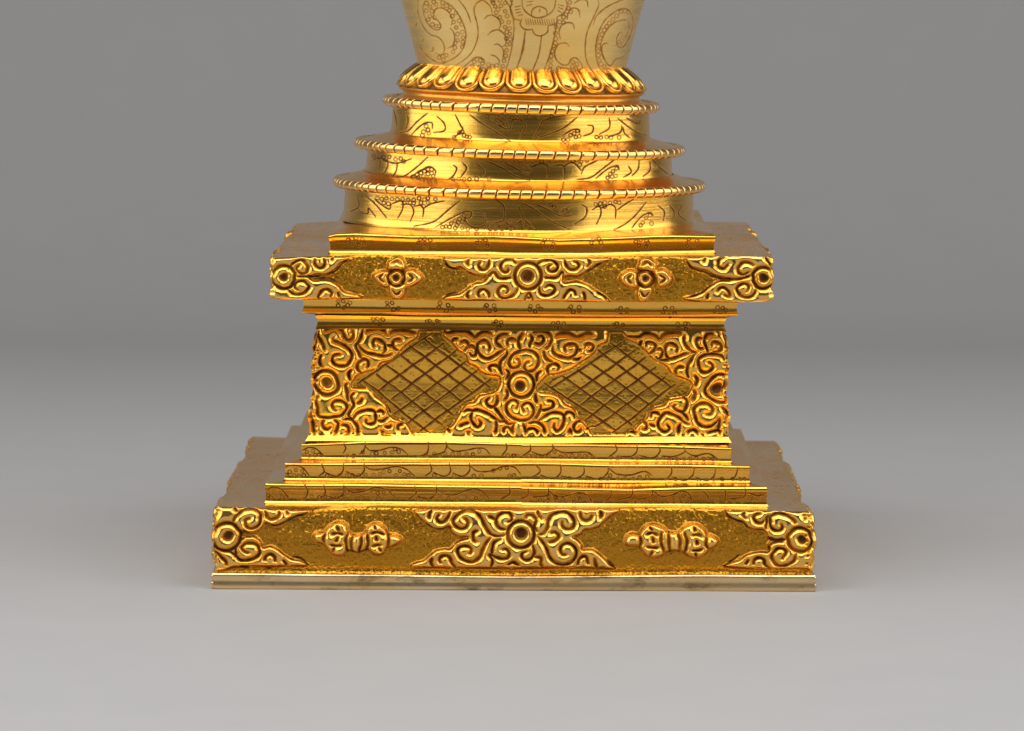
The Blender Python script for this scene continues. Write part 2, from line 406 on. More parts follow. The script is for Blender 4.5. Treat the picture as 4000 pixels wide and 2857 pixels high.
upp.strokes(tD, [[(395,105),(365,160),(387,212)],[(400,535),(362,590),(387,650)],[(1980,108),(2012,160),(1970,225)],[(1920,548),(1942,610),(1945,672)],[(55,120),(110,210),(200,248),(280,250)],[(40,640),(130,585),(240,560)],[(1960,300),(2070,225),(2180,160)],[(2100,560),(2200,610),(2250,680)]], 5, 8, taper=.3)
rosette(upp, tD, (1180,340), 178, 150, 80, 2, hole=(1172,345), w=5.8)
upp.raise_poly(t3([(96,450),(300,440),(748,446),(790,480),(700,500),(640,560),(560,602),(480,602),(425,630),(470,655),(520,650),(600,655),(660,690),(720,752),(800,772),(872,805),(480,825),(96,822)]), 3)
upp.strokes(t3, [[(240,560),(290,500),(350,478),(402,520),(395,582),(340,592),(308,550),(340,518)],[(460,465),(480,530),(520,547),(557,510),(540,468)],
 [(230,730),(290,772),(370,762),(412,710),(380,660),(320,668),(288,710),(330,742)],[(490,812),(520,750),(570,728),(612,760),(600,800)],[(320,620),(430,620),(520,620)]], 4.5, 11)
upp.strokes(t3, [[(620,450),(608,482)],[(660,750),(682,802)],[(770,455),(700,515),(640,575),(560,610)],[(460,640),(600,640),(700,700)],[(760,740),(830,765),(870,805)]], 4.6, 8, taper=.3)
rosette(upp, t3, (200,625), 99, 84, 32, 4, hole=(205,625))
def flower(L, tr, polys, c, arcs):
    for p in polys: L.raise_poly(tr(p), 5)
    L.strokes(tr, arcs, 4.2, 8, taper=.35)
    rosette(L, tr, c, 70, 60, 28, 5, w=4.5, depth=10)
flower(upp, t3, [[(1088,560),(1110,480),(1180,448),(1240,490),(1235,560)],[(1240,570),(1320,560),(1405,630),(1335,690),(1245,705)],[(1110,570),(1040,570),(970,602),(1000,670),(1070,712),(1110,690)],[(1112,680),(1100,750),(1140,810),(1200,814),(1252,760),(1232,680)]], (1170,630),
 [[(1130,515),(1175,485),(1215,520)],[(1270,590),(1312,630),(1270,670)],[(1062,590),(1030,630),(1070,672)],[(1130,730),(1170,772),(1212,735)]])
flower(upp, t4, [[(1058,540),(1090,460),(1160,448),(1222,500),(1202,570)],[(1200,570),(1280,543),(1352,610),(1332,672),(1230,692)],[(1062,570),(990,550),(910,602),(920,662),(1000,702),(1062,690)],[(1070,680),(1050,760),(1080,822),(1150,802),(1192,700)]], (1125,625),
 [[(1090,520),(1140,485),(1180,520)],[(1240,590),(1285,625),(1240,670)],[(1010,590),(975,625),(1010,670)],[(1080,725),(1120,775),(1160,735)]])
upp.raise_poly(t4([(1470,440),(1490,512),(1560,542),(1640,562),(1720,602),(1800,622),(1840,642),(1750,642),(1680,682),(1620,732),(1530,772),(1450,802),(1800,835),(2210,830),(2210,435)]), 3)
upp.strokes(t4, [[(1800,450),(1750,470),(1738,520),(1790,542),(1822,500)],[(2045,520),(1990,488),(1930,500),(1908,560),(1950,592),(2002,570)],
 [(1730,740),(1770,700),(1820,720),(1840,780),(1790,762)],[(2060,720),(2030,772),(1960,782),(1908,740),(1908,690),(1960,668),(2002,700),(1980,742)],[(1660,605),(1780,625),(1900,630),(2020,600)],[(2150,450),(2180,520)]], 4.5, 11)
upp.strokes(t4, [[(1640,450),(1618,492)],[(1662,750),(1640,802)],[(1475,480),(1520,540),(1620,570),(1700,605)],[(1690,670),(1600,745),(1480,790)]], 4.6, 8, taper=.3)
rosette(upp, t4, (2120,620), 90, 74, 36, 4)
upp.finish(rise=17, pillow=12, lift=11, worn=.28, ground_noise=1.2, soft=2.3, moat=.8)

# --- waist block with the two trellis fields
wst = Layer(1190, 1270, 2870, 1740)
wst.M[:] = 1
fieldL = [(1230,365),(1450,370),(1480,420),(1560,480),(1620,555),(1690,600),(1720,680),(1800,720),(1840,770),(1920,800),(2015,812),(2030,870),(1990,950),(1920,980),(1820,1000),(1780,1060),(1700,1080),(1650,1150),(1620,1200),(1560,1290),(1480,1350),(1440,1410),(1230,1410),(1170,1370),(1110,1280),(960,1200),(900,1080),(800,1000),(730,930),(650,920),(565,915),(600,850),(640,800),(720,770),(830,740),(880,680),(960,660),(1010,620),(1060,560),(1150,480),(1220,430)]
fieldR = [(950,380),(1090,380),(1130,450),(1220,490),(1330,590),(1400,650),(1500,710),(1560,780),(1640,820),(1720,850),(1770,900),(1760,960),(1700,1010),(1540,1040),(1500,1090),(1400,1120),(1330,1180),(1310,1230),(1240,1290),(1200,1345),(1140,1370),(1080,1440),(880,1440),(800,1410),(760,1330),(700,1270),(640,1210),(610,1130),(520,1080),(480,1020),(400,980),(260,960),(245,920),(300,850),(360,800),(440,790),(560,750),(640,700),(700,660),(800,590),(850,510),(930,470)]
mL, mR = wst.mask(t5(fieldL)), wst.mask(t6(fieldR))
wst.M[mL | mR] = 0
X = wst.x0 + np.arange(wst.w) * wst.st
xm = (X > 1640) & (X < 2360)
wst.ID[:, X < 1560] = 1; wst.ID[:, xm] = 2; wst.ID[:, X > 2470] = 1
xs = np.broadcast_to(X[None, :], wst.ID.shape)
ys = np.broadcast_to((wst.y0 + np.arange(wst.h) * wst.st)[:, None], wst.ID.shape)
left_of = xs < (1150 + 1340 / 2.5267); right_of = xs > (2000 + 1010 / 2.5267)
wst.ID = np.where(left_of | right_of, 1, 2).astype(np.int16)
wst.ID[mL | mR] = 3
wst.strokes(tF, [
 [(300,95),(370,60),(460,60),(530,110),(570,170),(590,210),(640,235),(690,200),(690,140),(655,105)],
 [(440,190),(430,230),(520,270),(600,310),(660,380),(670,470),(630,560),(550,580),(470,560),(420,500),(430,440),(500,420),(530,435)],
 [(800,90),(800,180),(770,260),(740,310),(760,390),(790,470),(850,480)],[(800,680),(750,620),(770,540),(830,490),(890,510),(900,570),(870,610)],
 [(850,120),(900,85),(1000,75),(1080,100),(1130,150)],[(1160,150),(1210,110),(1300,100),(1390,110),(1450,130),(1520,140)],
 [(770,290),(810,350),(870,400),(960,420),(1050,440),(1130,440),(1210,410)],[(980,330),(960,270),(980,220),(1060,240),(1120,300),(1110,380),(1070,420)],
 [(1330,240),(1290,220),(1230,240),(1220,300),(1250,350),(1290,370)],[(1140,300),(1220,310)],
 [(210,980),(190,1060),(220,1150),(250,1240),(350,1262),(460,1250),(550,1230),(600,1150),(580,1080),(510,1040),(430,1050),(400,1100),(440,1160),(480,1170)],
 [(310,1290),(270,1340),(290,1400),(340,1420),(380,1390)],[(440,1290),(480,1340),(460,1420),(420,1490)],[(510,1370),(560,1360),(610,1390),(612,1450),(570,1480)],
 [(550,1290),(650,1280),(700,1330),(735,1400),(720,1500),(640,1525)],[(690,1280),(640,1240),(660,1160),(690,1100),(670,1040),(650,980),(690,930)],[(720,1080),(780,1050),(802,1000)],
 [(690,1290),(740,1220),(800,1180),(900,1160),(980,1190),(990,1270),(960,1330),(900,1350),(850,1330),(860,1280)],
 [(1000,1190),(1050,1170),(1100,1200),(1090,1230)],[(1000,1300),(1070,1310),(1130,1270),(1160,1260)],[(1090,1380),(1140,1392),(1180,1370)],
 [(1270,1430),(1270,1370),(1340,1340)],[(1050,1440),(1080,1490),(1160,1492)],[(1120,1080),(1160,1150),(1200,1210)]], 4.5, 11)
wst.strokes(tF, [[(270,420),(255,480),(270,550),(300,600)],[(680,620),(630,680),(655,780)],[(610,800),(570,850),(590,940),(620,1060)],[(150,1240),(150,1380),(160,1490)]], 5.2, 11, taper=.2)
rosette(wst, tF, (325,800), 160, 138, 58, 5, hole=(340,800))
wst.strokes(tF, [[(200,110),(235,190),(310,290),(330,370)],[(190,130),(200,260),(190,380)],[(110,700),(120,620),(190,560)],[(90,900),(100,1000),(110,1090)]], 5.0, 9)
wst.strokes(tG, [[(1385,120),(1395,250),(1385,330)],[(1400,420),(1440,560),(1400,640)],[(1350,1120),(1400,1200),(1390,1330)]], 5.0, 9)
for _ in range(34):
    wst.pit(rng.uniform(1206, 1250), rng.uniform(1300, 1690), rng.uniform(2, 4.5), 4, .8); wst.pit(rng.uniform(2822, 2850), rng.uniform(1300, 1690), rng.uniform(2, 4.5), 4, .8)
wst.strokes(tE, [
 [(40,105),(90,140),(170,125),(250,110),(350,120),(430,170),(460,200),(520,150),(600,120),(690,155)],[(270,270),(320,240),(370,270),(378,320),(340,350)],[(160,260),(190,220),(240,215)],
 [(320,385),(370,330),(430,310),(480,360),(470,430),(420,440),(390,400)],[(640,390),(660,330),(620,250),(560,240),(500,290),(500,370),(540,440),(620,480),(700,450),(790,390),(870,350)],
 [(900,155),(820,160),(760,200),(740,260),(790,310),(840,350)],[(1010,240),(960,215),(900,230),(885,280),(900,310)],[(1230,130),(1320,110),(1420,140),(1470,210),(1440,300),(1380,350)],
 [(1280,190),(1340,180),(1362,240),(1310,287),(1240,270)],
 [(1140,360),(1050,380),(960,430),(910,520),(930,590),(990,602),(1050,560),(1030,490),(1000,480)],[(1140,360),(1230,390),(1290,460),(1290,550),(1240,630),(1160,652),(1110,600),(1130,540),(1180,520)],
 [(880,370),(880,430),(800,520),(795,620),(820,700)],[(680,660),(650,600),(690,570),(760,580),(790,640)],[(1360,370),(1390,470),(1480,530)],[(1430,690),(1410,620),(1440,570),(1510,550),(1562,590),(1540,650)],
 [(1480,300),(1480,380),(1530,430),(1620,460),(1700,470),(1770,430),(1800,350),(1770,290),(1690,288),(1640,310),(1635,360),(1660,395)],
 [(1510,180),(1580,150),(1700,150),(1790,190),(1850,180),(1920,150),(2020,150)],[(1740,480),(1810,490),(1860,460)],[(1780,370),(1850,360)],[(1900,340),(1900,300),(1960,280),(2010,310),(1990,370),(1930,380)],
 [(1000,1150),(1030,1080),(980,1030),(910,1050),(870,1120),(890,1200),(950,1260),(1050,1297),(1150,1290),(1220,1230),(1232,1150),(1190,1080),(1130,1070),(1080,1120),(1110,1190)],
 [(660,990),(610,1040),(630,1100),(700,1120),(750,1060),(750,960)],[(1410,1040),(1480,1050),(1492,1110),(1430,1150),(1340,1160),(1325,1090)],
 [(310,1190),(360,1160),(430,1170),(480,1160),(560,1180),(650,1220),(720,1270),(790,1300)],[(430,1180),(410,1260),(430,1330),(490,1390),(540,1340),(510,1290)],
 [(740,1300),(740,1400),(715,1510)],[(760,1320),(850,1310),(900,1350),(960,1340)],
 [(1290,1310),(1370,1250),(1460,1200),(1560,1200),(1620,1230),(1630,1310),(1600,1400),(1540,1440),(1500,1390),(1510,1330)],[(1630,1240),(1680,1190),(1750,1210),(1772,1280)],
 [(1880,1300),(1800,1320),(1760,1390),(1790,1450),(1850,1440),(1862,1390)],[(840,1470),(840,1410),(890,1388),(940,1430),(970,1500)],[(980,1330),(950,1420),(970,1500),(990,1560)],
 [(1090,1330),(1120,1420),(1130,1540)],[(1140,1470),(1160,1420),(1230,1408),(1282,1450),(1270,1500)],[(1160,1340),(1260,1320),(1350,1370),(1380,1450),(1390,1550)],
 [(1720,1410),(1690,1480),(1660,1540)],[(1720,1410),(1740,1500),(1770,1550)],[(80,1400),(130,1450)],[(250,1380),(310,1350),(380,1330)],[(1930,1420),(1990,1380),(2060,1380)]], 4.5, 11)
wst.strokes(tE, [[(1100,130),(1050,200),(1030,260),(1060,370)],[(1180,150),(1215,220),(1180,290),(1180,340)],[(870,620),(910,680),(870,770)],[(1340,640),(1280,690),(1270,800)],[(870,880),(890,960),(840,1050)],[(1260,930),(1260,1010),(1280,1080)],[(700,1110),(760,1180),(810,1250),(860,1300)],[(1330,1130),(1290,1220),(1230,1300)],[(360,1460),(395,1512)]], 5.4, 11, taper=.25)
rosette(wst, tE, (1070,825), 168, 148, 60, 5, hole=(1055,845))
wst.strokes(tG, [
 [(90,185),(170,190),(250,190),(320,150),(400,150),(470,180),(510,220),(570,170),(650,140),(740,130),(820,150)],[(370,420),(430,370),(452,300),(400,263),(340,270),(328,320)],
 [(460,350),(520,350),(552,400),(530,470),(490,480),(470,450)],[(730,400),(732,330),(680,280),(610,288),(578,350),(600,430),(650,480),(740,460),(830,420),(910,400)],[(500,500),(580,500),(660,490)],
 [(850,160),(830,240),(860,320),(920,380),(1000,400)],[(1080,210),(1020,208),(990,270),(1020,340),(1080,340)],[(1240,150),(1150,160),(1100,230),(1110,320),(1140,400)],
 [(1180,310),(1210,260),(1280,268),(1312,320),(1280,380),(1210,390)],[(980,410),(930,500),(880,560),(870,640),(900,740)],[(740,690),(720,640),(760,590),(840,600)],
 [(1370,500),(1330,440),(1220,418),(1110,430),(1030,490),(1020,580),(1060,650),(1140,662),(1202,600),(1180,540),(1150,530)],
 [(1110,1220),(1190,1210),(1222,1140),(1160,1080),(1060,1078),(980,1140),(970,1230),(1010,1320),(1100,1380),(1200,1380),(1270,1320),(1300,1260)],[(1150,1470),(1250,1440),(1320,1440),(1340,1540)],
 [(900,1490),(920,1440),(990,1428),(1040,1480),(1080,1560)],[(740,1090),(708,1120),(760,1170),(830,1182),(882,1110),(880,1030),(840,990)],[(790,1180),(850,1240),(890,1310)],
 [(390,1260),(410,1200),(480,1198),(520,1240)],[(920,1360),(820,1310),(760,1260),(680,1220),(600,1198),(530,1250),(500,1330),(530,1410),(600,1452),(662,1410),(620,1350)],
 [(300,1310),(350,1350),(352,1410),(300,1420)],[(390,1350),(470,1380)],[(130,1440),(180,1450),(240,1490)],
 [(1440,710),(1300,690),(1200,750),(1140,850),(1150,950),(1220,1020),(1320,1060),(1430,1050)]], 4.5, 11)
wst.strokes(tG, [[(240,310),(280,240)],[(980,700),(1010,760),(990,850)],[(980,890),(1010,950),(950,1050)],[(800,1330),(780,1430),(790,1550)],[(1300,1280),(1310,1370),(1300,1420)],[(460,1530),(560,1550)]], 5.4, 11, taper=.25)
wst.disc(*tG([(1290,880)])[0], 135 / 3.3826, 5); wst.pit(*tG([(1290,890)])[0], 78 / 3.3826, 12)
g0 = wst.G.copy()
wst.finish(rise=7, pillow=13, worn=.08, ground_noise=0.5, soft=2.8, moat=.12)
dia = blur((wst.mask(t5([(1330,400),(1610,635),(1895,870),(1600,1110),(1310,1355),(1000,1115),(675,870),(1000,635)])) | wst.mask(t6([(1010,500),(1290,710),(1570,915),(1290,1130),(1005,1350),(690,1130),(360,905),(690,705)]))).astype(np.float32), 1.0)
wst.H = wst.H * (1 - dia) + (blur(wst.H, 5.0) + 1.5) * dia; wst.B *= .5 * (1 - .95 * dia); wst.P *= 1 - dia
lat = Layer(1190, 1270, 2870, 1740)
lat.strokes(t5, [[(630,885),(1365,385)],[(830,950),(1480,485)],[(960,1035),(1610,550)],[(1000,1180),(1710,655)],[(1130,1270),(1810,750)],[(1240,1350),(1940,840)],
 [(700,860),(1320,1360)],[(820,790),(1460,1290)],[(930,705),(1570,1190)],[(1060,600),(1640,1050)],[(1150,505),(1750,970)],[(1290,440),(1930,920)]], 5.2, 2.2, taper=.75)
lat.strokes(t6, [[(400,915),(650,755),(890,595),(1070,475)],[(560,1020),(1200,550)],[(680,1090),(1310,620)],[(710,1250),(1400,720)],[(820,1310),(1500,820)],[(990,1370),(1600,890)],
 [(320,880),(1020,1340)],[(500,810),(1180,1290)],[(640,745),(1240,1160)],[(770,680),(1340,1080)],[(840,550),(1440,1000)],[(960,480),(1570,920)]], 5.2, 2.2, taper=.75)
for tr, (cx, cy) in ((t5, (1310, 860)), (t6, (990, 900))):       # casting pits in the trellis field
    for _ in range(230):
        a = rng.uniform(0, 6.28); q = rng.uniform(0, 1) ** .5
        x, y = tr([(cx + 560 * q * math.cos(a), cy + 420 * q * math.sin(a))])[0]
        lat.pit(x, y, rng.uniform(1.2, 3.0), 1.6, rng.uniform(.3, .8))
k = np.clip(1 - blur(wst.M, 1.5), 0, 1)
fall = np.clip((1704 - (wst.y0 + np.arange(wst.h)[:, None] * wst.st)) / 14, 0, 1)
wst.H *= fall; wst.P *= .15 + .85 * fall; wst.B *= fall
wst.H -= blur(lat.G, .6) * k; wst.P = np.maximum(wst.P, blur(lat.P, .5) * k)

# --- engraved work: stepped tiers
stp = Layer(1020, 1710, 3020, 1990)
stp.strokes(t7, [[(690,200),(740,180),(790,190),(845,245)],[(985,145),(1000,185),(975,225)],[(1135,140),(1140,170),(1120,210),(1090,230)],[(1140,170),(1170,200),(1240,200),(1320,180),(1390,190),(1445,235)],[(1585,140),(1590,180),(1570,225),(1510,245)],[(1710,135),(1720,170),(1690,215),(1610,235)],[(1720,175),(1770,205),(1850,200),(1930,185),(1990,190),(2030,235)],[(2140,150),(2145,190),(2110,240)],
 [(570,320),(620,305),(690,320),(740,385)],[(830,295),(845,350),(800,385)],[(985,290),(980,345),(930,385),(850,355)],[(1130,295),(1130,345),(1080,385),(1000,350)],[(1135,310),(1190,340),(1280,330),(1360,315),(1430,335),(1490,385)],[(1600,290),(1610,345),(1560,385)],[(1735,290),(1745,350),(1700,385),(1620,355)],[(1880,290),(1880,345),(1830,385),(1760,360)],[(1885,310),(1940,350),(2040,345),(2130,310),(2200,320),(2245,370)],
 [(435,490),(480,462),(540,475),(590,540)],[(705,435),(730,490),(700,545),(650,545)],[(845,445),(855,500),(820,540)],[(985,445),(985,500),(930,545),(860,520)],[(990,455),(1050,500),(1130,490),(1210,465),(1290,480),(1350,535)],[(1490,450),(1500,505),(1440,550)],[(1645,455),(1640,510),(1580,545),(1510,525)],[(1650,470),(1700,510),(1780,515),(1870,480),(1950,480),(2020,545)],[(2165,460),(2165,510),(2100,550)]], 2.7, 3.2, taper=.5)
stp.strokes(t8, [[(130,160),(130,200),(80,235)],[(290,160),(285,200),(220,235),(140,210)],[(290,180),(360,215),(450,215),(540,215),(600,255)],[(735,160),(745,200),(700,240)],[(890,165),(885,215),(840,245),(750,240)],[(1045,170),(1050,215),(1000,255),(900,235)],[(1225,175),(1225,215),(1150,245),(1070,240)],[(1235,210),(1300,240),(1400,225),(1485,275)],
 [(165,300),(200,350),(130,400)],[(345,300),(345,360),(290,400),(200,375)],[(510,315),(510,365),(450,400),(350,380)],[(680,310),(680,360),(620,405),(515,380)],[(685,325),(750,370),(850,375),(940,350),(1000,380)],[(1130,315),(1135,365),(1090,415)],[(1295,320),(1285,380),(1220,415),(1140,390)],[(1445,320),(1440,380),(1390,415),(1310,395)],[(1605,320),(1590,385),(1540,410),(1450,400)],
 [(115,470),(110,520),(60,545)],[(260,470),(250,520),(150,530)],[(265,490),(320,530),(400,520),(480,500),(540,520),(575,570)],[(705,485),(700,530),(650,570)],[(860,475),(840,530),(720,560)],[(1000,480),(985,530),(870,550)],[(1005,490),(1060,525),(1130,520),(1200,490),(1260,510),(1285,560)],[(1350,490),(1390,520),(1400,555)],[(1515,475),(1520,540),(1500,560)],[(1660,465),(1650,530),(1530,545)],[(1680,500),(1740,520),(1810,515)]], 2.7, 3.2, taper=.5)
stp.rings(t7, [(700,235),(722,210),(765,205),(740,240),(780,235),(805,232),(1010,240),(1055,240),(1120,215),(1185,225),(1215,222),(1275,218),(1328,215),(1350,190),(1375,210),(1570,235),(1630,225),(1668,235),(1710,222),(1760,225),(1805,222),(1860,225),(1905,228),(1950,205),(2150,235),(2200,240),
 (575,375),(600,352),(630,375),(645,340),(665,380),(690,345),(700,378),(865,380),(955,378),(1005,375),(1045,378),(1090,380),(1140,375),(1195,375),(1240,370),(1270,355),(1310,350),(1355,378),(1385,348),(1415,370),(1445,378),(1630,378),(1770,380),(1910,382),(1965,382),(2050,345),(2100,330),(2145,325),(2165,380),(2195,380),
 (445,520),(465,535),(485,505),(505,530),(530,505),(545,530),(575,530),(755,530),(810,535),(850,530),(905,530),(935,535),(985,530),(1010,500),(1045,530),(1105,535),(1180,510),(1190,540),(1225,505),(1230,535),(1270,500),(1275,535),(1310,525),(1515,545),(1560,545),(1620,545),(1670,540),(1730,540),(1790,545),(1860,545),(1925,540),(1980,545),(1890,500),(1940,500)], 6.6, 1.9, 2.2)
stp.rings(t8, [(10,240),(40,240),(85,243),(120,240),(150,240),(185,240),(235,240),(260,240),(305,212),(345,245),(380,245),(430,240),(480,238),(520,240),(550,238),(703,250),(750,258),(800,252),(830,252),(890,255),(1030,255),(1080,255),(1120,265),(1175,262),(1225,262),(1270,260),(1315,258),(1365,262),(1400,260),(1430,262),
 (15,378),(215,402),(290,405),(350,402),(410,400),(490,405),(530,405),(565,405),(630,405),(700,380),(680,405),(755,402),(805,400),(865,402),(910,395),(965,388),(1165,405),(1230,415),(1330,412),(1435,405),(1495,405),(1570,405),(1625,405),(1655,405),
 (40,550),(75,555),(110,550),(165,545),(200,555),(255,560),(265,530),(290,555),(310,530),(320,555),(360,550),(405,558),(440,545),(440,570),(480,520),(485,550),(515,530),(550,560),(850,565),(905,560),(950,565),(1005,560),(1050,550),(1090,555),(1130,558),(1170,520),(1175,562),(1220,520),(1225,555),(1265,550),(1460,565),(1525,560),(1580,560),(1640,560),(1660,535),(1710,545),(1755,545),(1795,548)], 6.6, 1.9, 2.2)
stp.engrave()

# --- punched ring groups: square step and the two mouldings
pun = Layer(1170, 900, 2900, 1300)
pun.rings(t3, [(748,303),(768,343),(780,290),(817,287),(813,320),(870,298),(836,350),(880,337),(1352,332),(1375,300),(1412,295),(1408,330),(1458,305),(1412,365),(1480,348),(1858,332),(1890,303),(1935,303),(1893,362),(1955,340),(1948,358),
 (665,832),(710,832),(765,845),(660,872),(710,888),(742,870),(1088,845),(1130,847),(1087,880),(1140,905),(1180,895),(1545,850),(1530,888),(1610,867),(1597,917),(1650,898),(1945,870),(1930,888),(2008,872),(1970,915),(2020,908)], 7, 2.0, 2.4)
pun.rings(t4, [(260,327),(280,298),(332,296),(290,360),(350,335),(338,362),(672,322),(690,295),(735,293),(685,353),(752,320),(750,352),(1050,315),(1090,297),(1140,305),(1080,348),(1155,325),(1140,357),(1478,328),(1495,293),(1570,308),(1490,350),(1545,347),
 (157,860),(220,858),(150,888),(195,905),(247,885),(500,862),(570,868),(482,885),(572,898),(520,905),(922,877),(975,888),(887,897),(918,935),(970,933),(1300,877),(1358,877),(1280,910),(1375,920),(1326,938),(1743,872),(1788,875),(1715,902),(1815,893),(1752,935),(1790,918)], 7, 2.0, 2.4)
pun.rings(t5, [(775,250),(820,245),(870,250),(835,295),(1305,270),(1333,262),(1405,265),(1365,297),(1420,272),(1992,268),(2040,275),(1962,297),(2045,310),(2015,328)], 6.6, 2.0, 2.2)
pun.rings(t6, [(408,290),(458,285),(513,290),(433,338),(472,335),(1005,307),(1038,292),(1100,303),(1040,345),(1072,345),(1645,292),(1720,290),(1750,298),(1645,337),(1718,345)], 6.6, 2.0, 2.2)
pun.engrave()
for _ in range(5):                                                  # reddish tarnish left where the mouldings meet
    pass

# --- engraved round tiers
rnd = Layer(1300, 400, 2760, 930)
rnd.strokes(t2, [[(410,115),(422,160),(430,205)],[(485,135),(490,180),(470,230)],[(600,130),(540,180),(490,230),(440,240)],[(510,250),(570,195),(620,185),(625,220)],[(650,150),(690,190),(690,230),(630,240)],[(750,140),(780,200),(790,225),(740,270)],[(830,140),(900,190),(980,240),(1060,290)],[(930,165),(990,200),(1050,220),(1070,170),(1120,175),(1140,210),(1105,270)],[(1240,165),(1215,220),(1185,270)],[(1220,185),(1280,160),(1360,145)],[(1430,155),(1340,220),(1210,270)],[(1340,260),(1400,225),(1440,225),(1440,250)],[(1485,200),(1515,205),(1510,240),(1460,260)],[(1605,155),(1605,215),(1550,250)],[(1675,200),(1665,240),(1600,265)],[(1680,210),(1690,245),(1720,270)],[(1650,160),(1700,200),(1760,240),(1810,255)],[(1700,160),(1760,190),(1780,170)],
 [(320,380),(335,400),(325,460)],[(375,385),(375,430),(345,480)],[(430,405),(425,450),(400,490)],[(290,395),(330,380),(375,400),(430,410),(510,385)],[(600,375),(540,430),(470,480),(410,490)],[(500,490),(560,450),(610,430),(640,450),(640,480)],[(740,420),(760,440),(740,480),(710,500)],[(790,405),(815,440),(780,490)],[(870,410),(910,450),(905,480)],[(920,395),(1000,430),(1080,480),(1165,505)],[(1020,405),(1080,435),(1150,470),(1185,440)],[(1170,435),(1230,410),(1265,430),(1260,490)],[(1290,425),(1350,425),(1355,500)],[(1350,430),(1400,405),(1450,450)],[(1540,395),(1470,430),(1450,470)],[(1640,385),(1570,440),(1500,490),(1420,500)],[(1530,495),(1600,440),(1650,425),(1660,450)],[(1710,425),(1725,460),(1680,490)],[(1770,380),(1765,440),(1730,480)],[(1830,400),(1830,450),(1790,485)],[(1840,385),(1890,440),(1930,470)],
 [(210,590),(215,650),(165,680)],[(210,650),(225,680),(265,690),(270,660),(310,710)],[(250,590),(310,640),(370,715)],[(300,605),(340,640),(385,665),(395,640)],[(390,640),(450,620),(460,660),(430,720)],[(450,640),(500,640),(520,680),(500,735)],[(520,650),(560,645),(575,670),(570,710)],[(575,660),(620,635),(690,620)],[(780,615),(700,680),(630,735),(520,760)],[(640,765),(720,720),(800,680),(840,680),(835,710),(805,720),(830,755),(880,770),(920,740),(910,690)],[(975,610),(1020,650),(1020,720),(980,740)],[(1020,720),(1060,760),(1100,740),(1120,720)],[(1100,645),(1120,690),(1130,720),(1190,770)],[(1110,625),(1190,665),(1280,730),(1390,780)],[(1180,630),(1250,660),(1330,700),(1390,700),(1400,680)],[(1450,640),(1480,660),(1470,710),(1410,750)],[(1510,670),(1550,650),(1560,690),(1535,750)],[(1560,660),(1610,640),(1640,660),(1640,720)],[(1650,670),(1690,640),(1740,610)],[(1810,625),(1750,700),(1690,750),(1630,780)],[(1730,770),(1780,710),(1830,685),(1850,705)],[(1875,645),(1910,680),(1905,730)],[(1935,640),(1965,680),(1960,720)],[(2010,640),(1990,690),(2030,730)]], 2.9, 3.4, taper=.5)
rnd.rings(t2, [(445,125),(475,125),(930,150),(955,160),(985,150),(1010,145),(990,175),(1015,170),(1005,190),(1030,195),(1040,165),(1065,155),(1095,155),(1120,160),(1160,150),(1215,155),(1255,155),(1285,150),(590,205),(600,225),(575,235),(605,245),(570,255),(745,265),(775,240),(790,235),(800,255),(815,262),(830,265),(1350,280),(1375,280),(1390,255),(1410,245),(1430,230),(1420,265),(1440,260),(1535,265),(1560,268),(1590,265),(1615,268),(1660,268),(1730,140),(1755,140),(1740,165),(1765,180),
 (300,370),(330,375),(355,375),(385,375),(360,395),(420,390),(450,385),(465,400),(515,485),(540,475),(560,465),(580,455),(600,445),(620,445),(545,490),(575,485),(600,470),(620,465),(630,480),(740,500),(770,500),(800,500),(830,500),(870,495),(940,495),(1065,400),(1090,400),(1115,410),(1135,430),(1160,430),(1180,415),(1230,400),(1400,400),(1425,395),(1440,420),(1450,400),(1480,395),(1595,490),(1610,470),(1625,455),(1645,440),(1620,485),(1640,480),
 (320,605),(345,610),(370,605),(400,610),(355,630),(380,635),(430,612),(460,610),(490,612),(520,615),(470,630),(500,630),(520,632),(550,605),(580,612),(600,605),(560,630),(600,630),(575,650),(640,610),(680,765),(700,760),(730,745),(750,730),(720,765),(760,755),(775,720),(800,700),(770,740),(790,735),(830,690),(750,770),(790,770),(820,775),(870,772),(910,765),(945,775),(940,745),(970,745),(1000,740),(1030,750),(1060,735),(975,775),(1010,775),(1060,775),(1100,770),(1140,765),(1120,740),(1150,750),(1280,640),(1310,640),(1300,655),(1340,680),(1380,660),(1360,670),(1530,640),(1555,635),(1580,630),(1610,630),(1640,625),(1580,650),(1660,630),(1790,740),(1810,715),(1830,700),(1780,755),(1840,745)], 7, 2.0, 2.4)
rnd.engrave()

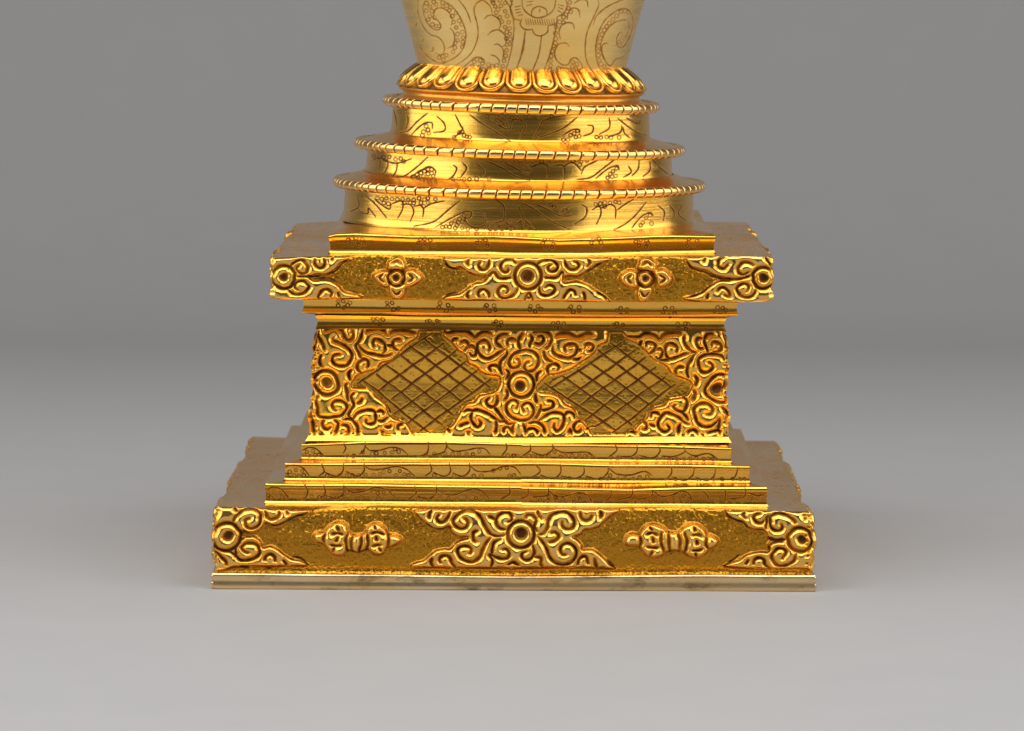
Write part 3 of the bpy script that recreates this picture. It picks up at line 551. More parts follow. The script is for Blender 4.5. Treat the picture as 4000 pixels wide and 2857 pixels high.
# --- engraved vase
dom = Layer(1540, -10, 2560, 300)
dom.strokes(tH, [[(930,1075),(1050,1000),(1180,880),(1260,720),(1295,560),(1280,400),(1240,250),(1230,140),(1280,50),(1370,10),(1450,60),(1510,140),(1525,240)],[(1395,320),(1450,265),(1530,255),(1610,300),(1665,390),(1640,490)],[(1450,585),(1520,520),(1620,495),(1710,550),(1760,640),(1740,740),(1690,770)],[(1560,740),(1620,730),(1690,790),(1715,870),(1700,960)],[(1505,910),(1580,930),(1640,1000),(1640,1080)],[(1060,1105),(1160,1020),(1240,955),(1320,945),(1390,990),(1410,1050)],
 [(1750,1150),(1800,1000),(1850,780),(1880,560),(1885,400),(1850,200),(1800,90),(1740,0)],[(1910,1170),(1980,980),(2030,760),(2070,510)],[(430,0),(390,80),(385,180),(420,320),(480,420),(550,480),(630,500),(680,450),(660,380),(610,330),(560,310),(560,240),(600,150),(700,140),(790,190),(850,270),(870,360),(850,430)],[(830,460),(890,540),(910,640),(880,750),(780,805)],
 [(640,0),(760,40),(880,130),(980,260),(1060,420),(1095,580),(1070,740),(1010,860),(900,960),(780,1020),(700,1045),(580,1010),(450,920),(350,790),(290,640)],[(300,0),(295,150),(330,320),(400,460),(500,570),(620,610),(700,680),(740,780),(730,870),(680,910),(620,890),(580,860)],[(970,0),(1060,110),(1130,240),(1175,380)],[(1830,0),(1860,90)],
 [(190,100),(210,160),(180,180)],[(285,380),(270,430),(235,400)],[(395,630),(380,690),(340,650)],[(550,770),(545,840),(500,850)]], 2.6, 2.8, taper=.5)
dom.rings(tH, [(770,100),(710,50),(710,110),(845,130),(820,170),(865,270),(930,220),(890,365),(985,345),(1020,410),(935,460),(1035,530),(955,565),(1045,625),(960,665),(1045,695),(920,710),(1035,775),(910,790),(885,860),(770,915),(715,930),(650,950),(720,990),(600,80),(530,190),(570,290),(500,270),(470,330),(440,180),(500,120),(440,60),(540,410),(600,440),(650,430),(560,40),(1650,10),(1540,50),(1580,110),(1670,100),(1740,50),(1620,160),(1590,210),(1740,185),(1650,285),(1775,265),(1690,360),(1795,370),(1740,450),(1815,470),(1765,530),(1815,560),(1820,650),(1760,640),(1765,740),(1820,725),(1765,830),(1750,920),(1725,1000),(1700,1090),(1460,1065),(1530,1090),(1600,1080),(1465,1145),(1560,1140),(1385,1145),(1310,1110),(1200,1100),(1230,1020),(1280,985),(1330,1000),(1365,1050),(1535,10)], 7, 2.2, 2.2)
dom.strokes(t1, [[(1040,0),(1020,80),(1050,150),(1100,165)],[(1115,150),(1100,200),(1140,240),(1200,240)],[(1195,235),(1220,280),(1270,292),(1320,260),(1325,210)],[(1320,212),(1390,190),(1398,140)],[(1395,142),(1450,110),(1480,60),(1470,0)],[(1115,0),(1120,60),(1160,110),(1230,145),(1310,130),(1370,80),(1390,0)],[(1190,130),(1200,80),(1250,55),(1310,80),(1315,130)],[(1260,75),(1255,105)],
 [(1140,260),(1125,400),(1070,560)],[(1275,280),(1250,440),(1200,570)],[(1400,150),(1380,280),(1340,440),(1290,575)],[(1585,140),(1570,80),(1520,70),(1490,110),(1480,160)],[(1540,240),(1520,190),(1450,195),(1415,250),(1425,320)],[(1500,380),(1470,350),(1410,360),(1380,420),(1390,480),(1440,525),(1490,520),(1510,480),(1550,470),(1590,510),(1605,550)],[(1540,30),(1590,0),(1640,10),(1650,60)],
 [(1685,580),(1640,500),(1625,400),(1640,270),(1690,150),(1735,50),(1730,0)],[(1690,205),(1720,130),(1800,60),(1900,10),(1960,-10)],[(1755,575),(1720,500),(1710,380),(1740,250),(1800,150),(1900,80),(1970,80),(2010,150),(2000,250),(1960,340),(1920,387),(1885,370),(1880,310),(1910,260),(1930,300)],[(1940,310),(1975,250),(1970,170),(1900,170),(1830,210),(1770,300),(1750,400),(1790,500),(1830,530),(1870,480),(1930,460),(1990,400)],[(1810,350),(1770,360),(1760,420),(1790,500)]], 2.7, 2.8, taper=.5)
dom.strokes(t1, [[(x, 150), (x + 16, 212)] for x in range(1140, 1385, 19)] + [[(1050,60),(1108,48)],[(1052,84),(1112,72)],[(1060,108),(1116,96)],[(1072,132),(1124,118)],[(1400,60),(1455,80)],[(1396,84),(1440,106)],[(1402,40),(1462,54)],[(1150,20),(1210,10)],[(1150,50),(1200,36)]], 1.9, 1.8, taper=.3)
dom.rings(t1, [(1390,220),(1420,180),(1450,185),(1385,270),(1385,315),(1385,350),(1370,375),(1360,415),(1350,455),(1345,495),(1345,530),(1340,565),(1410,555),(1440,560),(1470,565),(1500,570),(1520,540),(1550,560),(1560,520),(1525,500),(1560,590),(1590,575),(1500,25),(1490,70),(1510,100),(1470,120),(1450,140),(1880,130),(1850,160),(1820,190),(1800,215),(1780,245),(1760,280),(1745,310),(1740,340),(1735,375),(1730,415),(1730,450),(1740,490),(1750,520),(1780,540),(1810,570),(1840,580),(1915,95),(1945,90),(1975,100),(1900,340),(1920,330),(1900,365)], 7.2, 2.2, 2.2)
dom.engrave()

# --- shallow scroll lines cut into the flat tops of the two plinths (seen beside the steps)
def swirls(L, x0, x1, y0, y1, n):
    for _ in range(n):
        x = rng.uniform(x0, x1); y = rng.uniform(y0, y1); w = rng.uniform(14, 46); h = rng.uniform(3, 9) * rng.choice([-1, 1])
        L.stroke([(x, y), (x + w * .5, y + h), (x + w, y + h * rng.uniform(-.4, .6))], 1.7, 1.4, taper=.4, pat=rng.uniform(.4, .9))
topL = Layer(840, 1680, 3190, 2010)
swirls(topL, 880, 1120, 1760, 1985, 60); swirls(topL, 2900, 3140, 1760, 1995, 60); topL.engrave()
for L in (topL,):
    q = blur(rng.standard_normal(L.H.shape).astype(np.float32), 3.0); L.P = np.maximum(L.P, np.clip(q / q.std() * .14 - .10, 0, .3))
topU = Layer(1060, 820, 3020, 1010)
swirls(topU, 1100, 1300, 850, 1000, 60); swirls(topU, 2740, 2960, 860, 1000, 60); topU.engrave()
topL.P *= .6; topU.P *= .6
for L, ids_ in ((low, (5, 6)), (upp, (5,))):                    # the single emblems stand proudest of the ground
    e = np.isin(L.ID, ids_).astype(np.float32); L.H += 15 * blur(e, 5.0) * blur(e, 1.0)

# ------------------------------------------------------------------ materials
def nodes_of(m):
    m.use_nodes = True; nt = m.node_tree; nt.nodes.clear(); return nt
def N(nt, kind, **kw):
    n = nt.nodes.new(kind)
    for k, v in kw.items():
        if k.startswith('i_'):
            n.inputs[int(k[2:]) if k[2:].isdigit() else k[2:].replace('_', ' ')].default_value = v
        else: setattr(n, k, v)
    return n
def mixc(nt, fac, a, b):
    n = N(nt, 'ShaderNodeMix', data_type='RGBA')
    for s, v in ((n.inputs[0], fac), (n.inputs[6], a), (n.inputs[7], b)):
        if hasattr(v, 'is_linked'): nt.links.new(v, s)
        else: s.default_value = v if not isinstance(v, tuple) else (*v, 1.0)
    return n.outputs[2]
def mapr(nt, v, a, b, c, d):
    n = N(nt, 'ShaderNodeMapRange'); nt.links.new(v, n.inputs[0])
    for i, x in enumerate((a, b, c, d)): n.inputs[1 + i].default_value = x
    return n.outputs[0]
def math2(nt, op, a, b):
    n = N(nt, 'ShaderNodeMath', operation=op)
    for i, v in enumerate((a, b)):
        if hasattr(v, 'is_linked'): nt.links.new(v, n.inputs[i])
        else: n.inputs[i].default_value = v
    return n.outputs[0]

def gilt(name, gold, worn, rough=0.2, brush=1.0, tarnish=0.3, matt=(0.48, 0.205, 0.010), patina=(0.14, 0.045, 0.005), stretch=(25, 25, 900), spots=0.0, flank=.7, core=(.22, .75)):
    m = bpy.data.materials.new(name); nt = nodes_of(m); L = nt.links
    out = N(nt, 'ShaderNodeOutputMaterial'); b = N(nt, 'ShaderNodeBsdfPrincipled'); L.new(b.outputs[0], out.inputs[0])
    at = N(nt, 'ShaderNodeAttribute', attribute_name='finish'); sp = N(nt, 'ShaderNodeSeparateColor'); L.new(at.outputs['Color'], sp.inputs[0])
    P, Wr, Mt = sp.outputs[0], sp.outputs[1], sp.outputs[2]
    tc = N(nt, 'ShaderNodeTexCoord')
    def noise(scale, vec=(1, 1, 1), detail=3.0, rough_=.55):
        mp = N(nt, 'ShaderNodeMapping'); mp.inputs['Scale'].default_value = vec; L.new(tc.outputs['Object'], mp.inputs[0])
        n = N(nt, 'ShaderNodeTexNoise'); n.inputs['Scale'].default_value = scale; n.inputs['Detail'].default_value = detail; n.inputs['Roughness'].default_value = rough_
        L.new(mp.outputs[0], n.inputs[0]); return n.outputs[0]
    cloud = noise(70, (1, 1, 1.6)); streak = noise(1.0, stretch, 4.0, .6); fine = noise(420, (1, 1, 1), 4.0)
    c = mixc(nt, mapr(nt, cloud, .35, .7, 0, 1), gold, tuple(g * f for g, f in zip(gold, (0.97, 0.86, 0.62))))
    c = mixc(nt, Wr, c, worn)
    c = mixc(nt, math2(nt, 'MULTIPLY', mapr(nt, streak, .45, .75, 0, 1), tarnish), c, (gold[0] * .72, gold[1] * .55, gold[2] * .35))
    c = mixc(nt, math2(nt, 'MULTIPLY', Mt, .8), c, matt)
    red = mapr(nt, noise(55, (1, 1, 2.5), 5.0), .60, .74, 0, .55)
    c = mixc(nt, math2(nt, 'MULTIPLY', red, tarnish), c, (.50, .17, .06))
    if spots:
        c = mixc(nt, mapr(nt, noise(95, (1, 1, 2.5), 6.0, .7), .53, .66, 0, spots), c, (.16, .12, .06))
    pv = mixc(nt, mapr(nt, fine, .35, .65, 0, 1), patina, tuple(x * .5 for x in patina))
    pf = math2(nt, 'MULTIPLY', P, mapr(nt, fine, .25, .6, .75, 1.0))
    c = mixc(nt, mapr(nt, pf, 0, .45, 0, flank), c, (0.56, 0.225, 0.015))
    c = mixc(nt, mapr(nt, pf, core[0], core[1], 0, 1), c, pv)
    L.new(c, b.inputs['Base Color'])
    r = mapr(nt, streak, .3, .75, rough * .75, rough * 1.45)
    r = math2(nt, 'ADD', r, math2(nt, 'MULTIPLY', pf, .28)); r = math2(nt, 'ADD', r, math2(nt, 'MULTIPLY', Mt, .12))
    L.new(r, b.inputs['Roughness'])
    mt = math2(nt, 'SUBTRACT', 1.0, math2(nt, 'MULTIPLY', pf, .78)); L.new(mt, b.inputs['Metallic']); L.new(mapr(nt, pf, 0, 1, .5, .12), b.inputs['Specular IOR Level'])
    bp = N(nt, 'ShaderNodeBump'); bp.inputs['Strength'].default_value = .16 * brush; bp.inputs['Distance'].default_value = .0004
    hsum = math2(nt, 'ADD', math2(nt, 'MULTIPLY', streak, .8), math2(nt, 'MULTIPLY', fine, .35))
    L.new(hsum, bp.inputs['Height']); L.new(bp.outputs[0], b.inputs['Normal'])
    return m

GOLD = gilt('polished_gilding', (0.95, 0.565, 0.11), (0.93, 0.74, 0.42), .215, brush=1.2, patina=(0.13, 0.046, 0.006), flank=.35, core=(.08, .7))
CHASED = gilt('chased_gilding', (0.95, 0.53, 0.075), (0.95, 0.75, 0.42), .205, brush=.6, tarnish=.3)
VASE = gilt('pale_gilding', (1.0, 0.705, 0.265), (0.96, 0.76, 0.45), .28, patina=(0.30, 0.12, 0.02), flank=.5, core=(.15, 1.0), brush=.22, tarnish=.06)
FOOT = gilt('worn_silver_gilding', (0.84, 0.655, 0.385), (0.85, 0.76, 0.6), .30, brush=.8, tarnish=.6, spots=.75, stretch=(9, 9, 300))

def paper():
    m = bpy.data.materials.new('seamless_paper'); nt = nodes_of(m); L = nt.links
    out = N(nt, 'ShaderNodeOutputMaterial'); b = N(nt, 'ShaderNodeBsdfPrincipled'); L.new(b.outputs[0], out.inputs[0])
    tc = N(nt, 'ShaderNodeTexCoord'); n = N(nt, 'ShaderNodeTexNoise'); n.inputs['Scale'].default_value = 900; n.inputs['Detail'].default_value = 3; L.new(tc.outputs['Object'], n.inputs[0])
    n2 = N(nt, 'ShaderNodeTexNoise'); n2.inputs['Scale'].default_value = 60; n2.inputs['Detail'].default_value = 5; L.new(tc.outputs['Object'], n2.inputs[0])
    c = mixc(nt, mapr(nt, n2.outputs[0], .3, .7, 0, 1), (.388, .384, .386), (.400, .394, .393))
    c = mixc(nt, mapr(nt, n.outputs[0], .70, .78, 0, .25), c, (.27, .265, .26))
    L.new(c, b.inputs['Base Color']); b.inputs['Roughness'].default_value = .62; b.inputs['Specular IOR Level'].default_value = .3
    bp = N(nt, 'ShaderNodeBump'); bp.inputs['Strength'].default_value = .05; bp.inputs['Distance'].default_value = .0003; L.new(n.outputs[0], bp.inputs['Height']); L.new(bp.outputs[0], b.inputs['Normal'])
    return m
PAPER = paper()

# ------------------------------------------------------------------ setting: one paper sweep
def backdrop():
    y1, R, xw = SWEEP_Y, SWEEP_R, 1.6
    prof = [(y, 0.0) for y in np.linspace(-.58, y1, 40)]
    prof += [(y1 + R * math.sin(a), R * (1 - math.cos(a))) for a in np.linspace(0, math.pi / 2 * SWEEP_A, 40)[1:]]
    dy, dz = math.cos(math.pi / 2 * SWEEP_A), math.sin(math.pi / 2 * SWEEP_A)
    prof += [(prof[-1][0] + dy * t, prof[-1][1] + dz * t) for t in (.2, .5, 1.0, 1.5)]
    x = np.linspace(-xw, xw, 30); p = np.array(prof)
    Q = np.zeros((len(p), len(x), 3)); Q[..., 0] = x[None]; Q[..., 1] = p[:, :1]; Q[..., 2] = p[:, 1:]
    M = Mesher(); M.grid(Q, flip=True)
    o = M.build('backdrop', PAPER, None); o['kind'] = 'structure'; o['label'] = 'grey seamless paper sweep under and behind the gilded base'
    return o
SWEEP_Y, SWEEP_R, SWEEP_A = 0.46, 0.30, 0.97
backdrop()

# ------------------------------------------------------------------ the stupa
root = bpy.data.objects.new('stupa', None); COL.objects.link(root)
root.empty_display_size = .02
root['label'] = 'gilded metal stupa with a stepped square base, three round tiers and an engraved vase'
root['category'] = 'stupa'

def pl(tr, *lists):
    return np.vstack([tr(l) for l in lists]) if len(lists) > 1 else tr(lists[0])

# square tiers, bottom to top: edge lines of the front
plate = SquareTier([(826,2240),(1100,2243),(1405,2246),(1700,2249),(2000,2252),(2400,2249),(2800,2248),(3188,2249)],
                   [(827,2300),(900,2303),(1405,2309),(2000,2308),(2500,2311),(3187,2311)],
                   [(0,-5),(.06,-1),(.14,0),(.45,-2),(.86,0),(.95,-2),(1,-5)], zbot=0.0, rag=3.0, k=1.03)
plate_top = [(110,600),(400,612),(750,628),(900,618),(1100,610),(1480,615),(1900,625),(2274,622)]
lowT = np.vstack([t7(plate_top), t8([(100,620),(480,615),(780,618),(1100,612),(1500,622),(1800,632),(2110,636)])]); lowT[0, 0] = 846; lowT[-1, 0] = 3168
lowB = np.array([(846,2237),(1200,2241),(1405,2243),(2000,2249),(2400,2246),(3168,2246)], float)
lower = SquareTier(lowT, lowB, [(0,-6),(.03,-2),(.08,0),(.88,0),(.93,-3),(.97,-1),(1,5)], low, rag=5.0, gain=1.4)
def step(l7, l8, b7, b8):
    a = np.vstack([t7(l7), t8(l8)]); b = np.vstack([t7(b7), t8(b8)])
    b[0, 0] = a[0, 0]; b[-1, 0] = a[-1, 0]
    return SquareTier(a, b, [(0,-5),(.05,-1),(.12,0.5),(.35,-1),(.62,-2.5),(.82,-2),(.93,1),(1,7)], stp)
st3 = step([(430,435),(1000,441),(1500,450),(2250,455)], [(0,458),(600,470),(860,475),(1300,465),(1815,463)], [(430,574),(1500,580),(2250,582)], [(0,585),(800,592),(1815,600)])
st2 = step([(568,290),(1200,294),(1700,291),(2250,288)], [(0,286),(300,288),(700,301),(1200,306),(1690,312)], [(568,410),(1200,418),(2250,424)], [(0,420),(800,430),(1690,430)])
st1 = step([(687,154),(900,147),(1100,140),(1700,137),(2250,150)], [(0,154),(500,157),(1000,166),(1560,182)], [(687,262),(1200,268),(2250,272)], [(0,272),(800,280),(1560,290)])
waist = SquareTier([(1236,1287),(1400,1285),(1600,1286),(2000,1294),(2400,1294),(2833,1296)], [(1204,1722),(1600,1722),(2000,1731),(2400,1729),(2846,1728)],
                   [(0,-3),(.02,0),(.5,1),(.90,1),(.945,-1),(.97,4),(1,11)], wst, rag=7.0)
mB = SquareTier([(1236,1232),(1600,1236),(2000,1240),(2400,1242),(2833,1242)], [(1236,1287),(1600,1287),(2000,1295),(2400,1296),(2833,1297)],
                [(0,6),(.1,3),(.25,-2),(.55,-4),(.8,0),(1,3)], pun)
mA = SquareTier([(1185,1166),(1500,1170),(2000,1176),(2500,1178),(2880,1178)], [(1181,1221),(1500,1223),(2000,1230),(2500,1234),(2882,1232)],
                [(0,6),(.12,3),(.3,-1),(.6,-3),(.8,-1),(.93,3),(1,1)], pun)
uT = np.vstack([t3([(130,459),(400,447),(700,441),(1200,441),(1600,455),(2150,465)]), t4([(0,456),(600,450),(1000,441),(1500,446),(1800,438),(2180,442)])]); uT[0, 0] = 1066; uT[-1, 0] = 3011
uB = np.vstack([t3([(130,812),(500,822),(1150,817),(1600,831),(2150,834)]), t4([(0,817),(700,827),(1500,827),(1900,829),(2180,818)])]); uB[0, 0] = 1068; uB[-1, 0] = 3010
upper = SquareTier(uT, uB, [(0,-5),(.04,-1),(.1,0),(.9,0),(.96,-1),(1,-5)], upp, rag=4.0, gain=1.4)
sT = np.vstack([t3([(590,262),(640,250),(800,245),(1300,267),(2000,265)]), t4([(0,265),(400,289),(700,280),(1200,263),(1720,262)])]); sT[0, 0] = 1285; sT[-1, 0] = 2794
sB = np.vstack([t3([(580,422),(1300,428),(2000,432)]), t4([(0,432),(700,432),(1725,412)])]); sB[0, 0] = 1285; sB[-1, 0] = 2794
sq = SquareTier(sT, sB, [(0,-6),(.05,-1),(.12,1),(.35,-3),(.6,-5),(.84,-4),(.94,0),(1,6)], pun)

def fn(t, which): return lambda side, u: t.loop_at(side, u, which)

def tier(t, name, mat, top_to=None, bot_to=None, names=None, label=None, layer=None, rows=16):
    M = Mesher(); t.build_sides(M); t.M = M; t.args = (name, mat, names, label); return t
tiers = [tier(plate, 'foot_plate', FOOT, label='pale worn silvery foot plate'),
 tier(lower, 'lower_plinth', CHASED, names={1: ('scroll_spray', None), 3: ('corner_scroll', None), 2: ('rosette', None), 4: ('rosette', None), 5: ('vajra', None), 6: ('vajra', None)}),
 tier(st3, 'step', GOLD), tier(st2, 'step', GOLD), tier(st1, 'step', GOLD),
 tier(waist, 'waist_block', CHASED, names={}), tier(mB, 'moulding', GOLD), tier(mA, 'moulding', GOLD),
 tier(upper, 'upper_plinth', CHASED, names={}), tier(sq, 'square_step', GOLD)]
def inner(t, k): return lambda side, u: t.loop_at(side, u, 'bot') * np.array([k, k, 1.0])
def circle_loop(R, c):
    def f(side, u):
        t = (-.75 + .5 * (side + u)) * math.pi
        return np.stack([c[0] + R * np.cos(t), R * np.sin(t), np.full(len(u), c[2])], -1)
    return f
# flat tops and undersides, each running under the next tier
cap(plate.M, fn(plate, 'top'), inner(lower, .97), rows=6)
cap(lower.M, fn(lower, 'top'), inner(st3, .99), n=1000, rows=60, layer=topL, s=S0)
cap(st3.M, fn(st3, 'top'), inner(st2, .99), rows=10); cap(st2.M, fn(st2, 'top'), inner(st1, .99), rows=10); cap(st1.M, fn(st1, 'top'), inner(waist, .985), rows=8)
cap(waist.M, fn(waist, 'top'), inner(mB, .97), rows=4)
cap(mA.M, fn(mA, 'bot'), lambda side, u: mB.loop_at(side, u, 'top') * np.array([.985, .985, 1]), rows=10, flip=True)
cap(upper.M, fn(upper, 'bot'), lambda side, u: mA.loop_at(side, u, 'top') * np.array([.97, .97, 1]), rows=6, flip=True)
cap(upper.M, fn(upper, 'top'), inner(sq, .99), n=900, rows=50, layer=topU, s=S0)
cap(sq.M, fn(sq, 'top'), lambda side, u: circle_loop(.0368, unproject(2028, 857, 0.0))(side, u), rows=16)
cap(plate.M, fn(plate, 'bot'), lambda side, u: square_loop(-.03, .03, 0.0)(side, u), rows=3, flip=True)

def build_tier(t, names=None):
    name, mat, nm, label = t.args
    return t.M.build(name, mat, root, names if names is not None else nm, label)
for t in tiers:
    L = t.layer
    if t in (lower, upper):
        # every ornament on the front becomes a piece of its own: give the repeats their own id by place
        x = L.x0 + np.arange(L.w)[None, :] * L.st + np.zeros((L.h, 1))
        ID = L.ID.copy(); third = np.where(x < 1640 if t is lower else x < 1560, 0, np.where(x > 2400, 2, 1))
        new = np.where(ID > 0, ID * 10 + third, 0); L.ID = new.astype(np.int16)
for t in (lower, upper, waist):
    M = Mesher(); capM = t.M
    L = t.layer
    if t is waist:
        x = L.x0 + np.arange(L.w)[None, :] * L.st + np.zeros((L.h, 1))
        third = np.where(x < 1680, 0, np.where(x > 2400, 2, 1)); 
        L.ID = np.where(L.ID > 0, L.ID * 10 + np.where(L.ID == 5, third, np.where(L.ID == 2, 1, np.where(x < 2030, 0, 2))), 0).astype(np.int16)
    # rebuild sides with the final ids, keep the caps already made
    n_side = 4
    M.V, M.F, M.A, M.I = [], [], [], []
    t.build_sides(M)
    off_old = sum(len(v) for v in capM.V[:4])
    for V, F, A, I in zip(capM.V[4:], capM.F[4:], capM.A[4:], capM.I[4:]):
        M.V.append(V); M.F.append(F - off_old + M.n if False else F); M.A.append(A); M.I.append(I)
    M.n = sum(len(v) for v in M.V); t.M = M
kinds = {1: 'scroll_spray', 2: 'rosette', 3: 'corner_scroll', 4: 'rosette', 5: 'vajra', 6: 'vajra'}
for t in tiers:
    if t is lower: build_tier(t, {k * 10 + s: (v, None) for k, v in kinds.items() for s in range(3)})
    elif t is upper: build_tier(t, {k * 10 + s: (v, None) for k, v in {1: 'scroll_spray', 2: 'rosette', 3: 'corner_scroll', 4: 'rosette', 5: 'flower'}.items() for s in range(3)})
    elif t is waist: build_tier(t, {k * 10 + s: (v, None) for k, v in {1: 'corner_scroll', 2: 'scroll_spray', 3: 'trellis_panel', 5: 'rosette'}.items() for s in range(3)})
    else: build_tier(t)

# ------------------------------------------------------------------ round tiers
S1 = DC / math.cos(PITCH) / FPX          # metre per pixel on the axis
def axis_pt(cx, y):
    return unproject(cx, y, 0.0)

def tilt_matrix(deg): 
    a = math.radians(deg); c, s = math.cos(a), math.sin(a)
    return np.array([[c, 0, s], [0, 1, 0], [-s, 0, c]])          # right side down for positive angle

def thetas(R, fine, back):
    """angles with close spacing over the front; 0 = towards the viewer"""
    nf = int(math.pi * R * 1.1 / fine); nb = int(math.pi * R * .9 / back)
    f = np.linspace(-math.pi * .55, math.pi * .55, nf, endpoint=False); b = np.linspace(math.pi * .55, 2 * math.pi - math.pi * .55, nb, endpoint=False)
    return np.concatenate([f, b])

def revolve(M, cx, ycen, prof, deg, layer=None, fine=2.1, back=14, rowlen=2.1, relief=None, amp=1.0, wear=0.0):
    """prof: (radius px, height px above the axis point) from top to bottom; surface of revolution about a slightly leaning axis"""
    c = axis_pt(cx, ycen); Rm = tilt_matrix(deg)
    p = np.asarray(prof, float)
    seg = np.concatenate([[0], np.cumsum(np.hypot(*np.diff(p, axis=0).T))])
    n = max(len(p), int(seg[-1] / rowlen)); q = np.linspace(0, seg[-1], n)
    r = np.interp(q, seg, p[:, 0]); z = np.interp(q, seg, p[:, 1])
    if len(p) > 2 and n > 12:
        k = np.ones(5) / 5
        r[2:-2] = np.convolve(r, k, 'valid'); z[2:-2] = np.convolve(z, k, 'valid')
    dr, dz = np.gradient(r), np.gradient(z); ln = np.hypot(dr, dz) + 1e-9; nr, nz = -dz / ln, dr / ln   # outward normal in the profile plane
    th = thetas(p[:, 0].max(), fine, back)
    def pos(r, z):
        P = np.stack([r * np.sin(th)[None, :], -r * np.cos(th)[None, :], z + 0 * th[None, :]], -1) * S1
        return P @ Rm.T + c
    P = pos(r[:, None], z[:, None])
    h = np.zeros(P.shape[:2]); att = np.zeros(P.shape[:2] + (3,)); ids = np.zeros(P.shape[:2], int)
    if layer is not None:
        Q = P.copy(); Q[..., 1] = c[1] - np.abs(Q[..., 1] - c[1])       # the work is carried round the back as a mirror
        px, py = project(Q)
        h += layer.sample(px, py, 'H'); att[..., 0] = layer.sample(px, py, 'P')
    if relief is not None:
        hh, pp, ii = relief(th[None, :], q[:, None] / seg[-1], q[:, None], seg[-1]); h = h + hh; att[..., 0] = np.maximum(att[..., 0], pp); ids = ids + ii; att[..., 1] = wear * (1 - att[..., 0])
    h = h + uneven(P, amp) / S1
    P = pos(r[:, None] + nr[:, None] * h, z[:, None] + nz[:, None] * h)
    M.grid(P, att, ids, wrap=True)
    return P

def cord(cx, yc, R, tube, n, deg, ph):
    M = Mesher()
    a = np.linspace(math.pi * 1.25, -math.pi * .75, 24)
    prof = [(R - tube + tube * math.cos(t), tube * math.sin(t) * 1.08) for t in a]
    def rel(th, v, q, L):
        w = 2 * math.pi / n
        jit = .16 * w * np.sin(th * 7.3 + ph) + .10 * w * np.sin(th * 19.1)
        x = ((th + jit + (v - .5) * w * .35 + ph) / w) % 1.0
        d = np.minimum(x, 1 - x) * w * R
        g = np.exp(-(d / 2.6) ** 2); pil = 1.0 * (1 - np.exp(-(d / 7.0) ** 2))
        return -5.0 * g + pil, np.clip(g * 1.25, 0, 1), 0
    revolve(M, cx, yc, prof, deg, relief=rel, fine=1.7, back=6, rowlen=2.2, amp=.6, wear=.4)
    return M

DEG = (0.55, 1.2, 1.28)
R3 = Mesher(); R3c = Mesher()
def round_tier(cx, y_top, y_bot, R, deg, foot, R_cap, cap_rise, tube, cordR, y_cord, ncord, ph, name):
    M = Mesher(); H = y_bot - y_top
    prof = [(R_cap, cap_rise), (R * 1.0 + (cordR - R) * .45, 6), (cordR - tube * 1.2, 2), (cordR - tube * 1.3, -10), (R + 2, -12), (R - 3, -20), (R - 2, -H * .4), (R, -H * .70), (R + 1, -H * .84), (R + 4, -H * .94), (R + foot, -H)]
    prof = [(a, b + (y_cord and 0)) for a, b in prof]
    revolve(M, cx, y_top, prof, deg, rnd, fine=2.0, back=12)
    o = M.build(name, GOLD, root)
    c = cord(cx, y_cord, cordR, tube, ncord, deg, ph).build('corded_rim', CHASED, o)
    return o
#            cx  y_top y_bot  R   deg    foot Rcap rise tube cordR ycord
round_tier(2028, 709, 863, 680, DEG[0], 10, 600, 37, 17, 724, 716, 89, .2, 'round_tier')
round_tier(2030, 565, 678, 593, DEG[1], 10, 508, 37, 16.5, 643, 571, 79, .9, 'round_tier')
round_tier(2035, 401, 532, 501, DEG[2], 10, 440, 10, 16.5, 538, 404, 67, .4, 'round_tier')

# lotus ring
NP = 28; PH = -.033; JIT = np.random.default_rng(3).uniform(-1, 1, (NP, 4))
def petals(th, v, q, L):
    w = 2 * math.pi / NP
    k = np.floor((th - PH) / w + .5); a = (th - PH) / w - k
    ki = (k % NP).astype(int); J = JIT[ki]
    x = a * w * 470 * (0.86 + .14 * v) + 5 * J[..., 0] + 10 * J[..., 1] * (v - .3); y = q + 5 * J[..., 2]
    rp = 49.0; LP = 120.0; cy = LP - rp - 3
    d = np.hypot(x, np.maximum(y - cy, 0) * 1.0)
    rim = 8 * np.exp(-((d - 42) / 6.0) ** 2); boss = (15 + 3 * J[..., 3]) * np.clip(1 - (np.hypot(x / 31, np.maximum(y - cy + 2, 0) / 33)) ** 2, 0, 1) ** .6 
    gro = -5 * np.exp(-((d - 34) / 3.2) ** 2)
    out = np.clip((d - 47) / 4, 0, 1)
    fade = np.clip((LP + 6 - q) / 8, 0, 1) * np.clip(q / 10, 0, 1)
    h = (rim + boss + gro) * (1 - out) * np.clip((LP + 2 - q) / 5, 0, 1) - 11 * out * fade
    pat = np.clip(np.exp(-((d - 34) / 3.6) ** 2) * .8 + out * .75, 0, 1) * (0.4 + .6 * fade)
    ids = np.where((out < .5) & (v > .02) & (q < LP), (k % NP).astype(int) + 1, 0)
    return h, pat, ids
M = Mesher()
revolve(M, 2036, 345, [(398, 80), (420, 66), (445, 46), (466, 24), (482, 0), (478, -9), (466, -14), (458, -20), (462, -34), (480, -44), (500, -52)], 1.28, relief=petals, fine=2.0, back=5, rowlen=2.0, amp=1.5, wear=.12)
M.build('lotus_ring', CHASED, root, {k + 1: ('lotus_petal', None) for k in range(NP)})

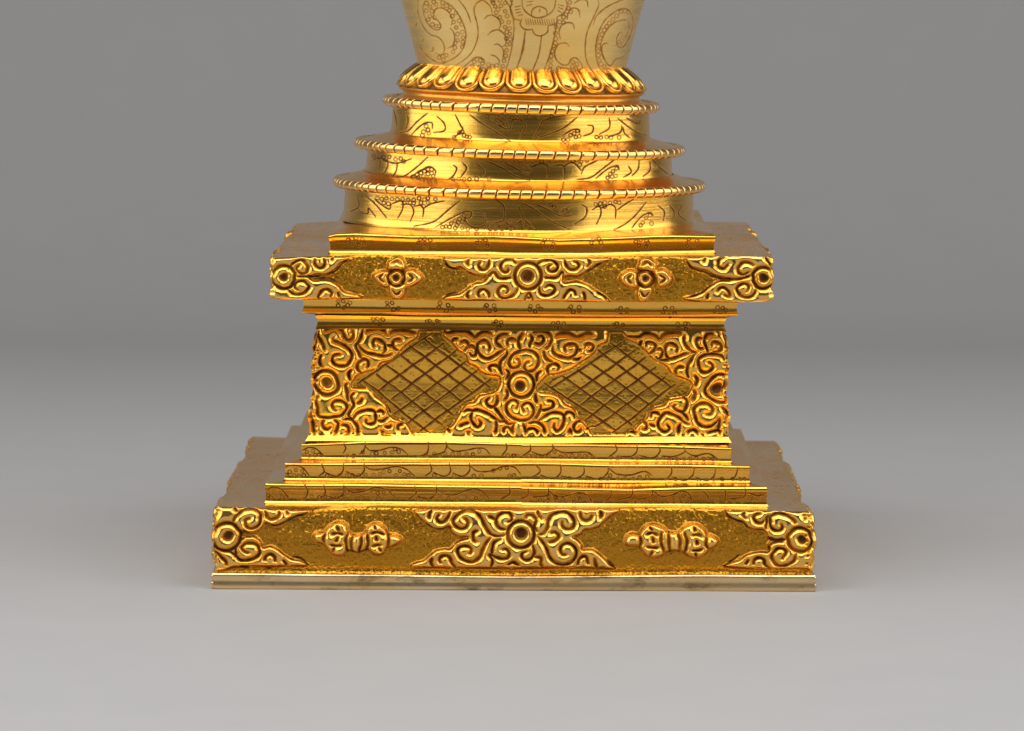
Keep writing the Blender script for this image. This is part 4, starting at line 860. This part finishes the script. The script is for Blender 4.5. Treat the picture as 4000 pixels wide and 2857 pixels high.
# vase: only its lower part is in the photograph; it goes on upwards and closes in a shoulder
M = Mesher()
revolve(M, 2036, 270, [(2, 566), (150, 562), (330, 540), (440, 490), (512, 420), (512, 380), (490, 330), (475, 274), (462, 232), (440, 150), (420, 76), (407, 20), (402, 4), (399, -8)], 1.0, dom, fine=2.0, back=12, rowlen=2.0, amp=1.6)
M.build('vase', VASE, root)

# ------------------------------------------------------------------ lamps
def softbox(name, loc, target, w, h, power, col=(1, 1, 1)):
    l = bpy.data.lights.new(name, 'AREA'); l.shape = 'RECTANGLE'; l.size = w; l.size_y = h; l.energy = power; l.color = col
    o = bpy.data.objects.new(name, l); COL.objects.link(o); o.location = loc
    o.rotation_euler = (Vector(target) - Vector(loc)).to_track_quat('-Z', 'Y').to_euler()
    return o
softbox('softbox', (-.76, -.30, .34), (0, -.34, .06), 1.3, .6, 5.25, (1, .990, .965))
softbox('softbox', (.76, -.29, .34), (0, -.33, .06), 1.3, .6, 4.95, (1, .990, .965))
softbox('softbox', (0, -.38, .66), (0, -.30, 0), 1.1, .6, 6.4, (1, .99, .975))

w = bpy.data.worlds.new('World'); SC.world = w; w.use_nodes = True
w.node_tree.nodes['Background'].inputs[0].default_value = (1, 1, 1, 1); w.node_tree.nodes['Background'].inputs[1].default_value = .056

# ------------------------------------------------------------------ camera
cam = bpy.data.cameras.new('camera'); co = bpy.data.objects.new('camera', cam); COL.objects.link(co)
cam.sensor_width = 36; cam.lens = 36 * FPX / W0; cam.clip_start = .01; cam.clip_end = 20
m = Matrix(((RT[0], UP[0], -FWD[0]), (RT[1], UP[1], -FWD[1]), (RT[2], UP[2], -FWD[2])))
co.matrix_world = Matrix.Translation(Vector(CAM)) @ m.to_4x4()
cam.dof.use_dof = True; cam.dof.focus_distance = DC + YF0 + .012; cam.dof.aperture_fstop = 45
SC.camera = co
SC.view_settings.view_transform = 'Standard'; SC.view_settings.look = 'None'; SC.view_settings.exposure = 0; SC.view_settings.gamma = 1
SC.render.engine = 'CYCLES'; SC.cycles.max_bounces = 10; SC.cycles.glossy_bounces = 6; SC.cycles.use_denoising = True
